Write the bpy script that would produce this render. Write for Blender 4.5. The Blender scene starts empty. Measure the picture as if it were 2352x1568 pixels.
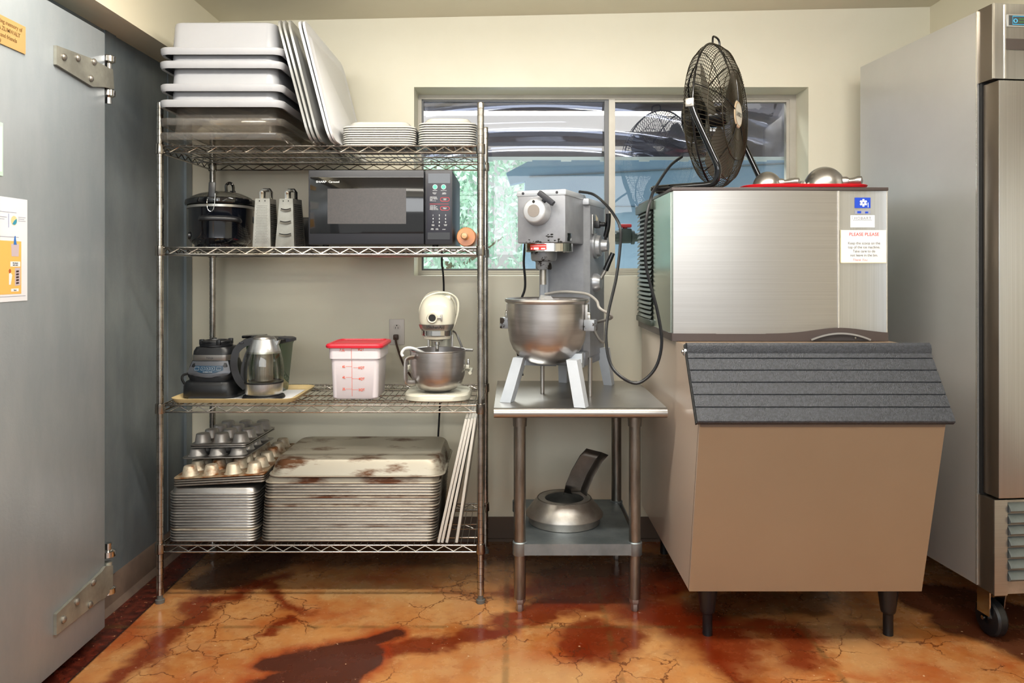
import bpy, bmesh, math, random
from mathutils import Vector, Matrix, Euler
R = math.radians
PI = math.pi
random.seed(7)
SC = bpy.context.scene
COL = SC.collection
F, CX, HY, CAMH = 1764.0, 1176.0, 617.0, 1.24      # focal length, vanishing point, eye height measured from the photo


def X(px, d): return (px - CX) / F * d
def Z(py, d): return CAMH - (py - HY) / F * d


# ------------------------------------------------------------------ camera
cam_d = bpy.data.cameras.new('camera')
cam = bpy.data.objects.new('camera', cam_d)
COL.objects.link(cam)
cam.location = (0, 0, CAMH)
cam.rotation_euler = (R(90), 0, 0)
cam_d.sensor_width = 36
cam_d.lens = 36 * F / 2352
cam_d.shift_y = -(784 - HY) / 2352
cam_d.clip_start = 0.05
SC.camera = cam

# ------------------------------------------------------------------ materials
MATS = {}


def lin(c):
    return tuple((v / 12.92 if v <= .04045 else ((v + .055) / 1.055) ** 2.4) for v in (x / 255 for x in c))


def nt(name):
    m = bpy.data.materials.new(name)
    m.use_nodes = True
    t = m.node_tree
    b = t.nodes['Principled BSDF']
    return m, t, b


def M(name, c, rough=.5, metal=0., c2=None, vs=6., vstretch=(1, 1, 1), vlo=.35, vhi=.65, bump=0., bs=60., bstretch=(1, 1, 1),
      coat=0., emit=0., trans=0., rand=False, sub=0., spec=.5, aniso=0., rvar=0.):
    """principled material; c2 = second colour mixed in by a stretched noise; bump = fine surface relief"""
    if name in MATS: return MATS[name]
    m, t, b = nt(name)
    N, L = t.nodes, t.links
    b.inputs['Base Color'].default_value = (*lin(c), 1)
    b.inputs['Roughness'].default_value = rough
    b.inputs['Metallic'].default_value = metal
    b.inputs['Coat Weight'].default_value = coat
    b.inputs['Specular IOR Level'].default_value = spec
    if trans: b.inputs['Transmission Weight'].default_value = trans
    if sub:
        b.inputs['Subsurface Weight'].default_value = sub
        b.inputs['Subsurface Radius'].default_value = (.02, .02, .02)
    if emit:
        b.inputs['Emission Color'].default_value = (*lin(c), 1)
        b.inputs['Emission Strength'].default_value = emit
    if c2 or bump or rvar:
        tc = N.new('ShaderNodeTexCoord')
        src = tc.outputs['Object']
        if rand:
            oi = N.new('ShaderNodeObjectInfo')
            sc_ = N.new('ShaderNodeMath'); sc_.operation = 'MULTIPLY'; sc_.inputs[1].default_value = 40
            L.new(oi.outputs['Random'], sc_.inputs[0])
            ad = N.new('ShaderNodeVectorMath'); ad.operation = 'ADD'
            L.new(src, ad.inputs[0]); L.new(sc_.outputs[0], ad.inputs[1])
            src = ad.outputs[0]
    if c2 or rvar:
        mp = N.new('ShaderNodeMapping'); mp.inputs['Scale'].default_value = vstretch
        L.new(src, mp.inputs['Vector'])
        nz = N.new('ShaderNodeTexNoise'); nz.inputs['Scale'].default_value = vs; nz.inputs['Detail'].default_value = 6
        nz.inputs['Roughness'].default_value = .62
        L.new(mp.outputs[0], nz.inputs['Vector'])
        mr = N.new('ShaderNodeMapRange'); mr.inputs['From Min'].default_value = vlo; mr.inputs['From Max'].default_value = vhi
        L.new(nz.outputs['Fac'], mr.inputs['Value'])
        if c2:
            mx = N.new('ShaderNodeMix'); mx.data_type = 'RGBA'
            mx.inputs[6].default_value = (*lin(c), 1); mx.inputs[7].default_value = (*lin(c2), 1)
            L.new(mr.outputs[0], mx.inputs[0]); L.new(mx.outputs[2], b.inputs['Base Color'])
        if rvar:
            m2 = N.new('ShaderNodeMapRange'); m2.inputs['To Min'].default_value = rough - rvar; m2.inputs['To Max'].default_value = rough + rvar
            L.new(mr.outputs[0], m2.inputs['Value']); L.new(m2.outputs[0], b.inputs['Roughness'])
    if bump:
        mp2 = N.new('ShaderNodeMapping'); mp2.inputs['Scale'].default_value = bstretch
        L.new(src, mp2.inputs['Vector'])
        n2 = N.new('ShaderNodeTexNoise'); n2.inputs['Scale'].default_value = bs; n2.inputs['Detail'].default_value = 3
        L.new(mp2.outputs[0], n2.inputs['Vector'])
        bp = N.new('ShaderNodeBump'); bp.inputs['Strength'].default_value = bump; bp.inputs['Distance'].default_value = .01
        L.new(n2.outputs['Fac'], bp.inputs['Height']); L.new(bp.outputs[0], b.inputs['Normal'])
    MATS[name] = m
    return m


def glassy(name, tint, gloss=.1, diff=None, dfac=0., rough=.02, edge=.5):
    """thin clear sheet: tinted transparency + fresnel gloss (+ a milky diffuse share)"""
    m = bpy.data.materials.new(name); m.use_nodes = True
    t = m.node_tree; N, L = t.nodes, t.links
    N.clear()
    o = N.new('ShaderNodeOutputMaterial')
    tr = N.new('ShaderNodeBsdfTransparent'); tr.inputs[0].default_value = (*lin(tint), 1)
    cur = tr.outputs[0]
    if dfac:
        df = N.new('ShaderNodeBsdfDiffuse'); df.inputs[0].default_value = (*lin(diff), 1)
        mx = N.new('ShaderNodeMixShader'); mx.inputs[0].default_value = dfac
        L.new(cur, mx.inputs[1]); L.new(df.outputs[0], mx.inputs[2]); cur = mx.outputs[0]
    gl = N.new('ShaderNodeBsdfGlossy'); gl.inputs['Roughness'].default_value = rough
    lw = N.new('ShaderNodeLayerWeight'); lw.inputs[0].default_value = .35
    mr = N.new('ShaderNodeMapRange'); mr.inputs['To Min'].default_value = gloss; mr.inputs['To Max'].default_value = edge
    L.new(lw.outputs['Facing'], mr.inputs['Value'])
    mx = N.new('ShaderNodeMixShader')
    L.new(mr.outputs[0], mx.inputs[0]); L.new(cur, mx.inputs[1]); L.new(gl.outputs[0], mx.inputs[2])
    L.new(mx.outputs[0], o.inputs[0])
    MATS[name] = m
    return m


STEEL = M('brushed stainless steel', (180, 177, 173), .33, .95, c2=(172, 168, 164), vs=3, vstretch=(.4, .4, 60), bump=.004, bs=40, bstretch=(.3, .3, 80))
STEELV = M('brushed steel vertical grain', (198, 199, 200), .3, .92, c2=(188, 189, 189), vs=3, vstretch=(60, 60, .4), bump=.004, bs=40, bstretch=(80, 80, .3))
DULLST = M('worn steel', (190, 186, 180), .4, .9, c2=(150, 145, 138), vs=8, bump=.03, bs=40)
BOWLST = M('spun bowl steel', (200, 196, 194), .3, .95, c2=(178, 172, 169), vs=3, vstretch=(1, 1, 12))
CHROME = M('chrome wire', (188, 184, 178), .22, 1., c2=(140, 134, 126), vs=12)
CHROMEP = M('polished chrome', (205, 203, 200), .12, 1.)
GALV = M('galvanised sheet', (150, 158, 162), .42, .8, c2=(112, 122, 126), vs=5, vstretch=(1, 1, .8), bump=.02, bs=60)
BLACKP = M('black plastic', (20, 21, 24), .38, 0)
BLACKG = M('glossy black', (10, 11, 14), .08, 0, coat=.6)
BLACKR = M('black rubber', (16, 16, 17), .6, 0)
DARKG = M('dark grey plastic', (46, 47, 54), .45, 0)
WHITEP = M('white plastic', (238, 238, 236), .35, 0, sub=.0)
WHITEB = M('white polyethylene', (178, 178, 181), .3, 0, c2=(172, 172, 175), vs=3)
CREAM = M('cream enamel', (216, 212, 194), .22, 0, coat=.3)
REDP = M('red plastic', (222, 44, 62), .35, 0)
PAPER = M('white paper', (240, 240, 242), .7, 0)
GREYM = M('grey hammered enamel', (152, 154, 160), .38, .25, c2=(140, 142, 148), vs=20)
GREYS = M('grey enamel shaded', (142, 144, 150), .32, .35)
EDGEW = M('grey enamel chipped', (196, 200, 206), .4, .1, c2=(60, 54, 50), vs=22, vlo=.62, vhi=.66)
INK = M('black ink', (25, 25, 28), .6)
INKW = M('white ink', (225, 228, 230), .5)
INKO = M('orange ink', (240, 92, 52), .5)
INKR = M('red ink', (226, 60, 70), .5)
INKG = M('grey ink', (150, 150, 155), .6)
CLEAR = glassy('clear polycarbonate', (240, 236, 230), .06, (190, 182, 172), .13, .06, .5)
FROST = glassy('frosted lid plastic', (220, 220, 215), .06, (225, 225, 222), .42, .15, .5)


# ------------------------------------------------------------------ mesh builder
def rrect(w, d, r, n=4):
    r = min(r, w / 2 - 1e-5, d / 2 - 1e-5)
    pts = []
    for cx, cy, a0 in ((w / 2 - r, d / 2 - r, 0), (-w / 2 + r, d / 2 - r, 90), (-w / 2 + r, -d / 2 + r, 180), (w / 2 - r, -d / 2 + r, 270)):
        for i in range(n + 1):
            a = R(a0 + 90 * i / n)
            pts.append((cx + r * math.cos(a), cy + r * math.sin(a)))
    return pts


class MB:
    def __init__(s):
        s.bm = bmesh.new(); s.mi = 0; s.M = Matrix.Identity(4)

    def v(s, p): return s.bm.verts.new(s.M @ Vector(p))

    def f(s, vs):
        try:
            fc = s.bm.faces.new(vs); fc.material_index = s.mi; return fc
        except ValueError:
            return None

    def quad(s, *pts): s.f([s.v(p) for p in pts]); return s
    def poly(s, pts): s.f([s.v(p) for p in pts]); return s

    def box(s, x0, x1, y0, y1, z0, z1):
        v = [s.v((x, y, z)) for z in (z0, z1) for y in (y0, y1) for x in (x0, x1)]
        for a in ((0, 2, 3, 1), (4, 5, 7, 6), (0, 1, 5, 4), (2, 6, 7, 3), (0, 4, 6, 2), (1, 3, 7, 5)): s.f([v[i] for i in a])
        return s

    def rbox(s, x0, x1, y0, y1, z0, z1, b=.004, seg=2):
        t = bmesh.new()
        vv = [t.verts.new((x, y, z)) for z in (z0, z1) for y in (y0, y1) for x in (x0, x1)]
        for a in ((0, 2, 3, 1), (4, 5, 7, 6), (0, 1, 5, 4), (2, 6, 7, 3), (0, 4, 6, 2), (1, 3, 7, 5)): t.faces.new([vv[i] for i in a])
        bmesh.ops.bevel(t, geom=list(t.edges), offset=b, segments=seg, affect='EDGES', profile=.5)
        s.merge(t)
        return s

    def merge(s, t):
        mp = {v: s.v(v.co) for v in t.verts}
        for fc in t.faces: s.f([mp[v] for v in fc.verts])
        t.free()

    def ring(s, pts): return [s.v(p) for p in pts]

    def bridge(s, a, b, closed=True):
        n = len(a)
        for i in range(n if closed else n - 1):
            j = (i + 1) % n
            s.f([a[i], a[j], b[j], b[i]])

    def loft(s, secs, cap0=False, cap1=True, n=4):
        """secs: (w, d, z, r[, ox, oy]) rounded rectangles"""
        prev = None; first = None
        for q in secs:
            w, d, z, r = q[:4]; ox, oy = (q[4], q[5]) if len(q) > 4 else (0, 0)
            rg = s.ring([(x + ox, y + oy, z) for x, y in rrect(w, d, r, n)])
            if prev: s.bridge(prev, rg)
            else: first = rg
            prev = rg
        if cap0: s.f(list(reversed(first)))
        if cap1: s.f(prev)
        return s

    def lathe(s, prof, seg=32, c=(0, 0, 0), axis='Z', cap0=False, cap1=False, sx=1, sy=1):
        def P(r, z, a):
            x, y = r * math.cos(a) * sx, r * math.sin(a) * sy
            p = {'Z': (x, y, z), 'Y': (x, z, -y), 'X': (z, x, y)}[axis]
            return (p[0] + c[0], p[1] + c[1], p[2] + c[2])
        prev = first = None
        for r, z in prof:
            rg = s.ring([P(max(r, 1e-5), z, 2 * PI * i / seg) for i in range(seg)])
            if prev: s.bridge(prev, rg)
            else: first = rg
            prev = rg
        if cap0: s.f(list(reversed(first)))
        if cap1: s.f(prev)
        return s

    def cyl(s, p0, p1, r0, r1=None, seg=12, caps=True):
        r1 = r0 if r1 is None else r1
        p0, p1 = Vector(p0), Vector(p1)
        d = (p1 - p0).normalized()
        u = d.orthogonal().normalized(); w = d.cross(u)
        A = s.ring([p0 + (u * math.cos(2 * PI * i / seg) + w * math.sin(2 * PI * i / seg)) * r0 for i in range(seg)])
        B = s.ring([p1 + (u * math.cos(2 * PI * i / seg) + w * math.sin(2 * PI * i / seg)) * r1 for i in range(seg)])
        s.bridge(A, B)
        if caps: s.f(list(reversed(A))); s.f(B)
        return s

    def tube(s, pts, r, seg=8, closed=False, caps=True, flat=1.0):
        pts = [Vector(p) for p in pts]; n = len(pts)
        rs = r if isinstance(r, (list, tuple)) else [r] * n
        rings = []; u = None
        for i in range(n):
            a = pts[i - 1] if (i > 0 or closed) else pts[i]
            b = pts[(i + 1) % n] if (i < n - 1 or closed) else pts[i]
            t = (b - a).normalized()
            if u is None: u = t.orthogonal().normalized()
            else:
                u = (u - t * u.dot(t))
                u = u.normalized() if u.length > 1e-6 else t.orthogonal().normalized()
            w = t.cross(u)
            rings.append(s.ring([pts[i] + (u * math.cos(2 * PI * k / seg) + w * math.sin(2 * PI * k / seg) * flat) * rs[i] for k in range(seg)]))
        for i in range(n - 1): s.bridge(rings[i], rings[i + 1])
        if closed: s.bridge(rings[-1], rings[0])
        elif caps: s.f(list(reversed(rings[0]))); s.f(rings[-1])
        return s

    def sweep(s, pts, w, h, up=(0, 0, 1)):
        """rectangular bar along a path: w across, h along 'up'"""
        pts = [Vector(p) for p in pts]; up = Vector(up); rings = []
        for i in range(len(pts)):
            t = (pts[min(i + 1, len(pts) - 1)] - pts[max(i - 1, 0)]).normalized()
            side = t.cross(up).normalized(); q = side.cross(t).normalized()
            rings.append(s.ring([pts[i] + side * (a * w / 2) + q * (b * h / 2) for a, b in ((-1, -1), (1, -1), (1, 1), (-1, 1))]))
        for i in range(len(rings) - 1): s.bridge(rings[i], rings[i + 1])
        s.f(list(reversed(rings[0]))); s.f(rings[-1])
        return s

    def prism(s, poly, a, b, axis='Y'):
        """poly in the plane across axis, extruded from a to b"""
        def P(p, t): return {'Y': (p[0], t, p[1]), 'X': (t, p[0], p[1]), 'Z': (p[0], p[1], t)}[axis]
        A = s.ring([P(p, a) for p in poly]); B = s.ring([P(p, b) for p in poly])
        s.bridge(A, B); s.f(list(reversed(A))); s.f(B)
        return s

    def sphere(s, c, r, seg=16, rings=10, sx=1, sy=1, sz=1):
        s.lathe([(r * math.sin(PI * i / rings), -r * sz * math.cos(PI * i / rings)) for i in range(rings + 1)], seg, c, sx=sx, sy=sy)
        return s

    def build(s, name, mats, parent=None, loc=None, smooth=True, ang=38, solid=0.):
        bm = s.bm
        bmesh.ops.remove_doubles(bm, verts=bm.verts, dist=1e-5)
        bmesh.ops.recalc_face_normals(bm, faces=bm.faces)
        if smooth:
            for fc in bm.faces: fc.smooth = True
            for e in bm.edges:
                if len(e.link_faces) == 2 and e.calc_face_angle(0) > R(ang): e.smooth = False
        me = bpy.data.meshes.new(name)
        bm.to_mesh(me); bm.free()
        for m in (mats if isinstance(mats, (list, tuple)) else [mats]): me.materials.append(m)
        o = bpy.data.objects.new(name, me)
        COL.objects.link(o)
        if parent: o.parent = parent
        if loc is not None: o.location = loc
        if solid:
            md = o.modifiers.new('thickness', 'SOLIDIFY'); md.thickness = solid; md.offset = -1
        return o


def tag(o, label=None, cat=None, group=None, kind=None):
    if label: o['label'] = label
    if cat: o['category'] = cat
    if group: o['group'] = group
    if kind: o['kind'] = kind
    return o


def thing(name, label, cat, loc=(0, 0, 0), rz=0., group=None):
    o = bpy.data.objects.new(name, None)
    o.empty_display_size = .05
    COL.objects.link(o)
    o.location = loc; o.rotation_euler = (0, 0, rz)
    return tag(o, label, cat, group)


KIDS = {}


def copy_tree(o, parent=None, label=None, group=None, loc=None, rot=None):
    c = o.copy(); COL.objects.link(c)
    c.parent = parent
    if label: c['label'] = label
    if group: c['group'] = group
    if loc is not None: c.location = loc
    if rot is not None: c.rotation_euler = rot
    for ch in [q for q in bpy.data.objects if q.parent == o and q is not c]: copy_tree(ch, c)
    return c


def text(body, size, m, parent, loc, rot=(R(90), 0, 0), align='LEFT', name='lettering', xs=1., bold=0., depth=.0003, spacing=1., shear=0., line=1.):
    cu = bpy.data.curves.new(name, 'FONT')
    cu.body = body; cu.size = size; cu.align_x = align; cu.extrude = depth; cu.offset = bold * size; cu.space_character = spacing; cu.shear = shear
    cu.space_line = line
    tmp = bpy.data.objects.new(name + '_tmp', cu); COL.objects.link(tmp)
    dg = bpy.context.evaluated_depsgraph_get(); dg.update()
    me = bpy.data.meshes.new_from_object(tmp.evaluated_get(dg))
    bpy.data.objects.remove(tmp)
    me.materials.clear(); me.materials.append(m)
    o = bpy.data.objects.new(name, me); COL.objects.link(o)
    o.parent = parent; o.location = loc; o.rotation_euler = rot; o.scale = (xs, 1, 1)
    return o


ORD = ['first', 'second', 'third', 'fourth', 'fifth', 'sixth', 'seventh', 'eighth', 'ninth', 'tenth', 'eleventh', 'twelfth', 'thirteenth', 'fourteenth',
       'fifteenth', 'sixteenth', 'seventeenth', 'eighteenth', 'nineteenth', 'twentieth', 'twenty-first', 'twenty-second', 'twenty-third']
def arc(cx, cy, r, a0, a1, n): return [(cx + r * math.cos(R(a0 + (a1 - a0) * i / n)), cy + r * math.sin(R(a0 + (a1 - a0) * i / n))) for i in range(n + 1)]
def smoothpath(pts, n=8):
    """Catmull-Rom through the points"""
    P = [Vector(p) for p in pts]; out = []
    for i in range(len(P) - 1):
        a, b, c, d = P[max(i - 1, 0)], P[i], P[i + 1], P[min(i + 2, len(P) - 1)]
        for k in range(n):
            t = k / n
            out.append(.5 * ((2 * b) + (c - a) * t + (2 * a - 5 * b + 4 * c - d) * t * t + (3 * b - a - 3 * c + d) * t ** 3))
    out.append(P[-1]); return out

# ================================================================== ROOM
WALLC = M('cream wall paint', (238, 232, 211), .42, 0, c2=(233, 226, 203), vs=1.6, bump=.02, bs=70, rvar=.05)
WALLS = M('soffit paint', (240, 231, 204), .5, 0, bump=.015, bs=70)
CEILC = M('ceiling paint', (240, 231, 206), .6, 0, c2=(234, 224, 198), vs=1.2)
GALVW = M('galvanised cooler wall', (156, 164, 168), .38, .45, c2=(122, 132, 138), vs=2.2, vstretch=(1, 1, .5), bump=.06, bs=90, rvar=.1)
GALVD = M('galvanised cooler door', (176, 182, 187), .42, .35, c2=(150, 160, 167), vs=1.6, vstretch=(1, 1.4, .5), bump=.05, bs=110, rvar=.08)
BASEB = M('taupe baseboard', (120, 102, 90), .4, 0, c2=(96, 80, 72), vs=8)
ALUF = M('weathered aluminium window frame', (190, 184, 172), .42, .3, c2=(178, 171, 158), vs=6)
GX, SX = -1.47, -1.335
YB = 3.51


def struct(name, mb, m, label, **k):
    o = mb.build(name, m, **k)
    return tag(o, label, kind='structure')


# --- back wall with the window opening
WX0, WX1, WZ0, WZ1 = X(951, YB), X(1857, YB), Z(633, YB), Z(200, YB)
b = MB()
YW = YB + .2
b.box(-1.6, WX0, YB, YW, 0, 2.5).box(WX1, 2.5, YB, YW, 0, 2.5).box(WX0, WX1, YB, YW, 0, WZ0).box(WX0, WX1, YB, YW, WZ1, 2.5)
struct('wall_back', b, WALLC, 'cream painted back wall with the sliding window', smooth=False)
# --- left: walk-in cooler wall, soffit above it
b = MB().box(GX - .12, GX, 1.0, YB, 0, 2.11)
b.box(GX, GX + .006, Z(617, 1) * 0 + 2.765, 2.84, .12, 2.1)
b.box(GX, GX + .012, 3.44, 3.5, .0, 2.1)
b.box(GX, GX + .004, 3.275, 3.283, .12, 2.1)
struct('wall_left', b, GALVW, 'grey galvanised metal wall of the walk-in cooler', smooth=False)
b = MB().box(SX - .4, SX, -1.5, YB, 2.1, 2.5)
struct('wall_soffit_left', b, WALLS, 'cream boxed soffit above the metal cooler wall', smooth=False)
b = MB().box(1.91, 2.5, -1.5, YB, 2.2, 2.55)
struct('wall_soffit_right', b, WALLS, 'cream boxed soffit above the tall fridge', smooth=False)
b = MB().box(2.42, 2.5, -1.5, YB, 0, 2.3)
struct('wall_right', b, WALLC, 'cream wall beyond the tall fridge', smooth=False)
# --- ceiling, slightly out of level as in the photo
zl, zr = Z(50, YB), Z(16, YB)
sl = (zr - zl) / (1.91 - SX)
b = MB()
q = [(SX - .3, -1.5), (2.5, -1.5), (2.5, YW), (SX - .3, YW)]
lo = [b.v((x, y, zl + sl * (x - SX))) for x, y in q]; hi = [b.v((x, y, zl + .1 + sl * (x - SX))) for x, y in q]
b.f(lo); b.f(hi); b.bridge(lo, hi)
struct('ceiling', b, CEILC, 'plain beige painted ceiling', smooth=False)
# --- baseboards
b = MB().prism([(GX, 0), (GX + .03, 0), (GX + .012, .02), (GX + .008, .105), (GX, .115)], 2.6, YB, 'Y')
struct('baseboard_left', b, BASEB, 'taupe coved baseboard along the cooler wall')
b = MB().box(GX, 2.42, YB - .008, YB, 0, .108).box(GX, 2.42, YB - .02, YB, 0, .012)
struct('baseboard_back', b, M('brown baseboard', (96, 80, 68), .5), 'brown vinyl baseboard along the back wall', smooth=False)

# --- floor: stained, sealed concrete
m, t, bs = nt('acid stained concrete')
N, L = t.nodes, t.links
tc = N.new('ShaderNodeTexCoord')


def vm(op, a, b_=None, scale=None):
    n = N.new('ShaderNodeVectorMath'); n.operation = op
    for i, q_ in enumerate((a, b_)):
        if q_ is None: continue
        if isinstance(q_, (tuple, list)): n.inputs[i].default_value = q_
        else: L.new(q_, n.inputs[i])
    if scale is not None:
        if isinstance(scale, (int, float)): n.inputs['Scale'].default_value = scale
        else: L.new(scale, n.inputs['Scale'])
    return n.outputs['Value'] if op in ('DOT_PRODUCT', 'LENGTH') else n.outputs[0]


def mm(op, a, b_=0., clamp=False):
    n = N.new('ShaderNodeMath'); n.operation = op; n.use_clamp = clamp
    for i, q_ in enumerate((a, b_)):
        if isinstance(q_, (int, float)): n.inputs[i].default_value = q_
        else: L.new(q_, n.inputs[i])
    return n.outputs[0]


def noise(vec, scale, det=5, rough=.6, out='Fac', dist=0.):
    n = N.new('ShaderNodeTexNoise'); n.inputs['Scale'].default_value = scale; n.inputs['Detail'].default_value = det
    n.inputs['Roughness'].default_value = rough; n.inputs['Distortion'].default_value = dist
    L.new(vec, n.inputs['Vector']); return n.outputs[out]


def ramp(v, a, b_, lo=0., hi=1.):
    n = N.new('ShaderNodeMapRange'); n.interpolation_type = 'SMOOTHSTEP'
    for k, q_ in zip(('From Min', 'From Max', 'To Min', 'To Max'), (a, b_, lo, hi)): n.inputs[k].default_value = q_
    L.new(v, n.inputs['Value']); return n.outputs[0]


def mixc(f, a, b_):
    n = N.new('ShaderNodeMix'); n.data_type = 'RGBA'
    if isinstance(f, (int, float)): n.inputs[0].default_value = f
    else: L.new(f, n.inputs[0])
    for i, q_ in ((6, a), (7, b_)):
        if isinstance(q_, tuple): n.inputs[i].default_value = (*lin(q_), 1)
        else: L.new(q_, n.inputs[i])
    return n.outputs[2]


def capsule(p, A, B):
    ba = Vector((B[0] - A[0], B[1] - A[1], 0))
    pa = vm('SUBTRACT', p, (A[0], A[1], 0))
    h = mm('MULTIPLY', vm('DOT_PRODUCT', pa, tuple(ba)), 1 / max(ba.dot(ba), 1e-6), clamp=True)
    n = N.new('ShaderNodeVectorMath'); n.operation = 'SCALE'; n.inputs[0].default_value = tuple(ba); L.new(h, n.inputs['Scale'])
    return vm('LENGTH', vm('SUBTRACT', pa, n.outputs[0]))


def fl(px, py):
    d = F * CAMH / (py - HY); return (X(px, d), d)


pos = vm('MULTIPLY', tc.outputs['Object'], (1, 1, 0))
wob = vm('SUBTRACT', noise(pos, 4.5, 4, .6, 'Color'), (.5, .5, .5))
p = vm('ADD', pos, vm('MULTIPLY', vm('SCALE', wob, scale=.30), (1, 1, 0)))
wob2 = vm('SUBTRACT', noise(pos, 2.6, 6, .6, 'Color'), (.5, .5, .5))
pw = vm('ADD', pos, vm('MULTIPLY', vm('SCALE', wob2, scale=.24), (1, 1, 0)))
n1 = noise(pos, 2.2, 6, .6); n2 = noise(pos, 9, 6, .65); n3 = noise(pos, 40, 4, .6); n4 = noise(p, 3.2, 6, .55)
c = mixc(ramp(n1, .28, .72), (164, 96, 44), (200, 140, 82))
c = mixc(ramp(n2, .35, .78, 0, .6), c, (196, 156, 106))
c = mixc(ramp(n4, .44, .74, 0, .8), c, (158, 62, 16))
c = mixc(ramp(noise(pos, 24, 6, .7), .5, .76, 0, .55), c, (128, 62, 22))
c = mixc(ramp(noise(pos, 6, 5, .7, dist=.6), .58, .72, 0, .5), c, (206, 160, 108))
# red-orange stain runs
reds = [(fl(900, 1480), fl(1110, 1450), .03, .07), (fl(1110, 1450), fl(1300, 1385), .02, .07), (fl(1300, 1385), fl(1500, 1352), .03, .12),
        (fl(1385, 1490), fl(1420, 1470), .05, .13), (fl(1560, 1420), fl(1680, 1500), .06, .17), (fl(1800, 1470), fl(1850, 1520), .02, .11),
        (fl(300, 1550), fl(480, 1380), .01, .07), (fl(480, 1380), fl(640, 1330), .01, .08), (fl(1300, 1330), fl(1560, 1330), .06, .16),
        (fl(610, 1450), fl(650, 1420), .01, .04), (fl(1640, 1510), fl(1700, 1568), .0, .07), (fl(1480, 1400), fl(1620, 1440), .05, .16), (fl(1720, 1440), fl(1960, 1450), .02, .10), (fl(1350, 1440), fl(1330, 1500), .03, .10), (fl(1180, 1360), fl(1330, 1350), .02, .09), (fl(560, 1340), fl(700, 1400), .0, .05)]
for A, B, r0, r1 in reds:
    c = mixc(ramp(capsule(p, A, B), r0, r1 * 1.15, .92, 0), c, mixc(n2, (84, 24, 8), (132, 44, 12)))
# olive grey worn band
for A, B, r0, r1 in [(fl(1300, 1568), fl(1180, 1540), .02, .16), (fl(800, 1360), fl(1050, 1380), .02, .12), (fl(1900, 1440), fl(2000, 1520), .02, .14)]:
    c = mixc(ramp(capsule(p, A, B), r0, r1, .5, 0), c, (196, 158, 106))
# dark brown spills with crisp edges
dk = None
for A, B, r in [(fl(650, 1575), fl(720, 1545), .10), (fl(640, 1520), fl(760, 1498), .055), (fl(740, 1495), fl(905, 1462), .035), (fl(790, 1520), fl(700, 1600), .12)]:
    d_ = mm('SUBTRACT', capsule(pw, A, B), r)
    dk = d_ if dk is None else mm('MINIMUM', dk, d_)
c = mixc(ramp(dk, -.0, .05, .7, 0), c, (150, 52, 20))
c = mixc(ramp(dk, -.012, .012, .96, 0), c, mixc(n2, (58, 27, 20), (84, 44, 32)))
dk = None
for A, B, r in [(fl(2180, 1380), fl(2330, 1430), .17), (fl(2250, 1440), fl(2380, 1490), .14)]:
    d_ = mm('SUBTRACT', capsule(pw, A, B), r)
    dk = d_ if dk is None else mm('MINIMUM', dk, d_)
c = mixc(ramp(dk, -.02, .03, .95, 0), c, mixc(n2, (60, 24, 14), (88, 46, 30)))
for A, B, r in [(fl(560, 1262), fl(1120, 1262), .26), (fl(1230, 1290), fl(1520, 1290), .16), (fl(1640, 1390), fl(1860, 1380), .13)]:  # shade under rack, table and bin, painted into the floor colour
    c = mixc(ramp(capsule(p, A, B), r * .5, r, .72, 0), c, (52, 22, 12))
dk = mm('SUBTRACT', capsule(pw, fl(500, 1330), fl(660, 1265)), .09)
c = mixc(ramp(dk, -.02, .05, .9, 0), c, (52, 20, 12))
# dark red strip against the cooler wall with flaked spots
sx = N.new('ShaderNodeSeparateXYZ'); L.new(pos, sx.inputs[0])
strip = ramp(sx.outputs[0], -1.333, -1.328, 1, 0)
stc = mixc(ramp(n3, .35, .7), (58, 22, 16), (104, 40, 26))
stc = mixc(ramp(noise(pos, 26, 3, .5), .66, .69), stc, (196, 150, 104))
c = mixc(strip, c, stc)
lnm = mm('MULTIPLY', ramp(sx.outputs[0], -1.338, -1.331, 0, 1), ramp(sx.outputs[0], -1.331, -1.322, 1, 0))
c = mixc(lnm, c, (40, 18, 14))
# hairline cracks
vo = N.new('ShaderNodeTexVoronoi'); vo.feature = 'DISTANCE_TO_EDGE'; vo.inputs['Scale'].default_value = 7
L.new(vm('ADD', pos, vm('SCALE', vm('SUBTRACT', noise(pos, 9, 4, .6, 'Color'), (.5, .5, .5)), scale=.12)), vo.inputs['Vector'])
ck = mm('MULTIPLY', ramp(vo.outputs[0], .006, .020, 1, 0), ramp(noise(pos, 2.4, 2), .47, .55))
c = mixc(mm('MULTIPLY', ck, .75), c, (84, 38, 18))
# scored joints
for axis, val in ((1, 2.66), (0, -.02), (0, .33), (0, 1.0)):
    ln = mm('ABSOLUTE', mm('SUBTRACT', sx.outputs[axis], val))
    jn = mm('MULTIPLY', ramp(ln, .004, .016, .45, 0), ramp(n2, .4, .55))
    c = mixc(jn, c, (92, 70, 36))
c = mixc(ramp(noise(pos, 60, 2, .5), .72, .74, 0, .6), c, (224, 190, 150))
c = mixc(ramp(sx.outputs[1], 1.6, 2.25, .8, 0), c, (92, 70, 56))  # near floor outside the camera view, darkened to cut its orange bounce light
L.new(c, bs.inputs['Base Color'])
L.new(ramp(n2, .3, .7, .16, .34), bs.inputs['Roughness'])
bp = N.new('ShaderNodeBump'); bp.inputs['Strength'].default_value = .06; bp.inputs['Distance'].default_value = .01
L.new(noise(pos, 14, 4), bp.inputs['Height']); L.new(bp.outputs[0], bs.inputs['Normal'])
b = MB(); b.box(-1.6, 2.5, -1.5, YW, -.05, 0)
struct('floor', b, m, 'glossy acid-stained concrete floor in orange and brown', smooth=False)

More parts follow.
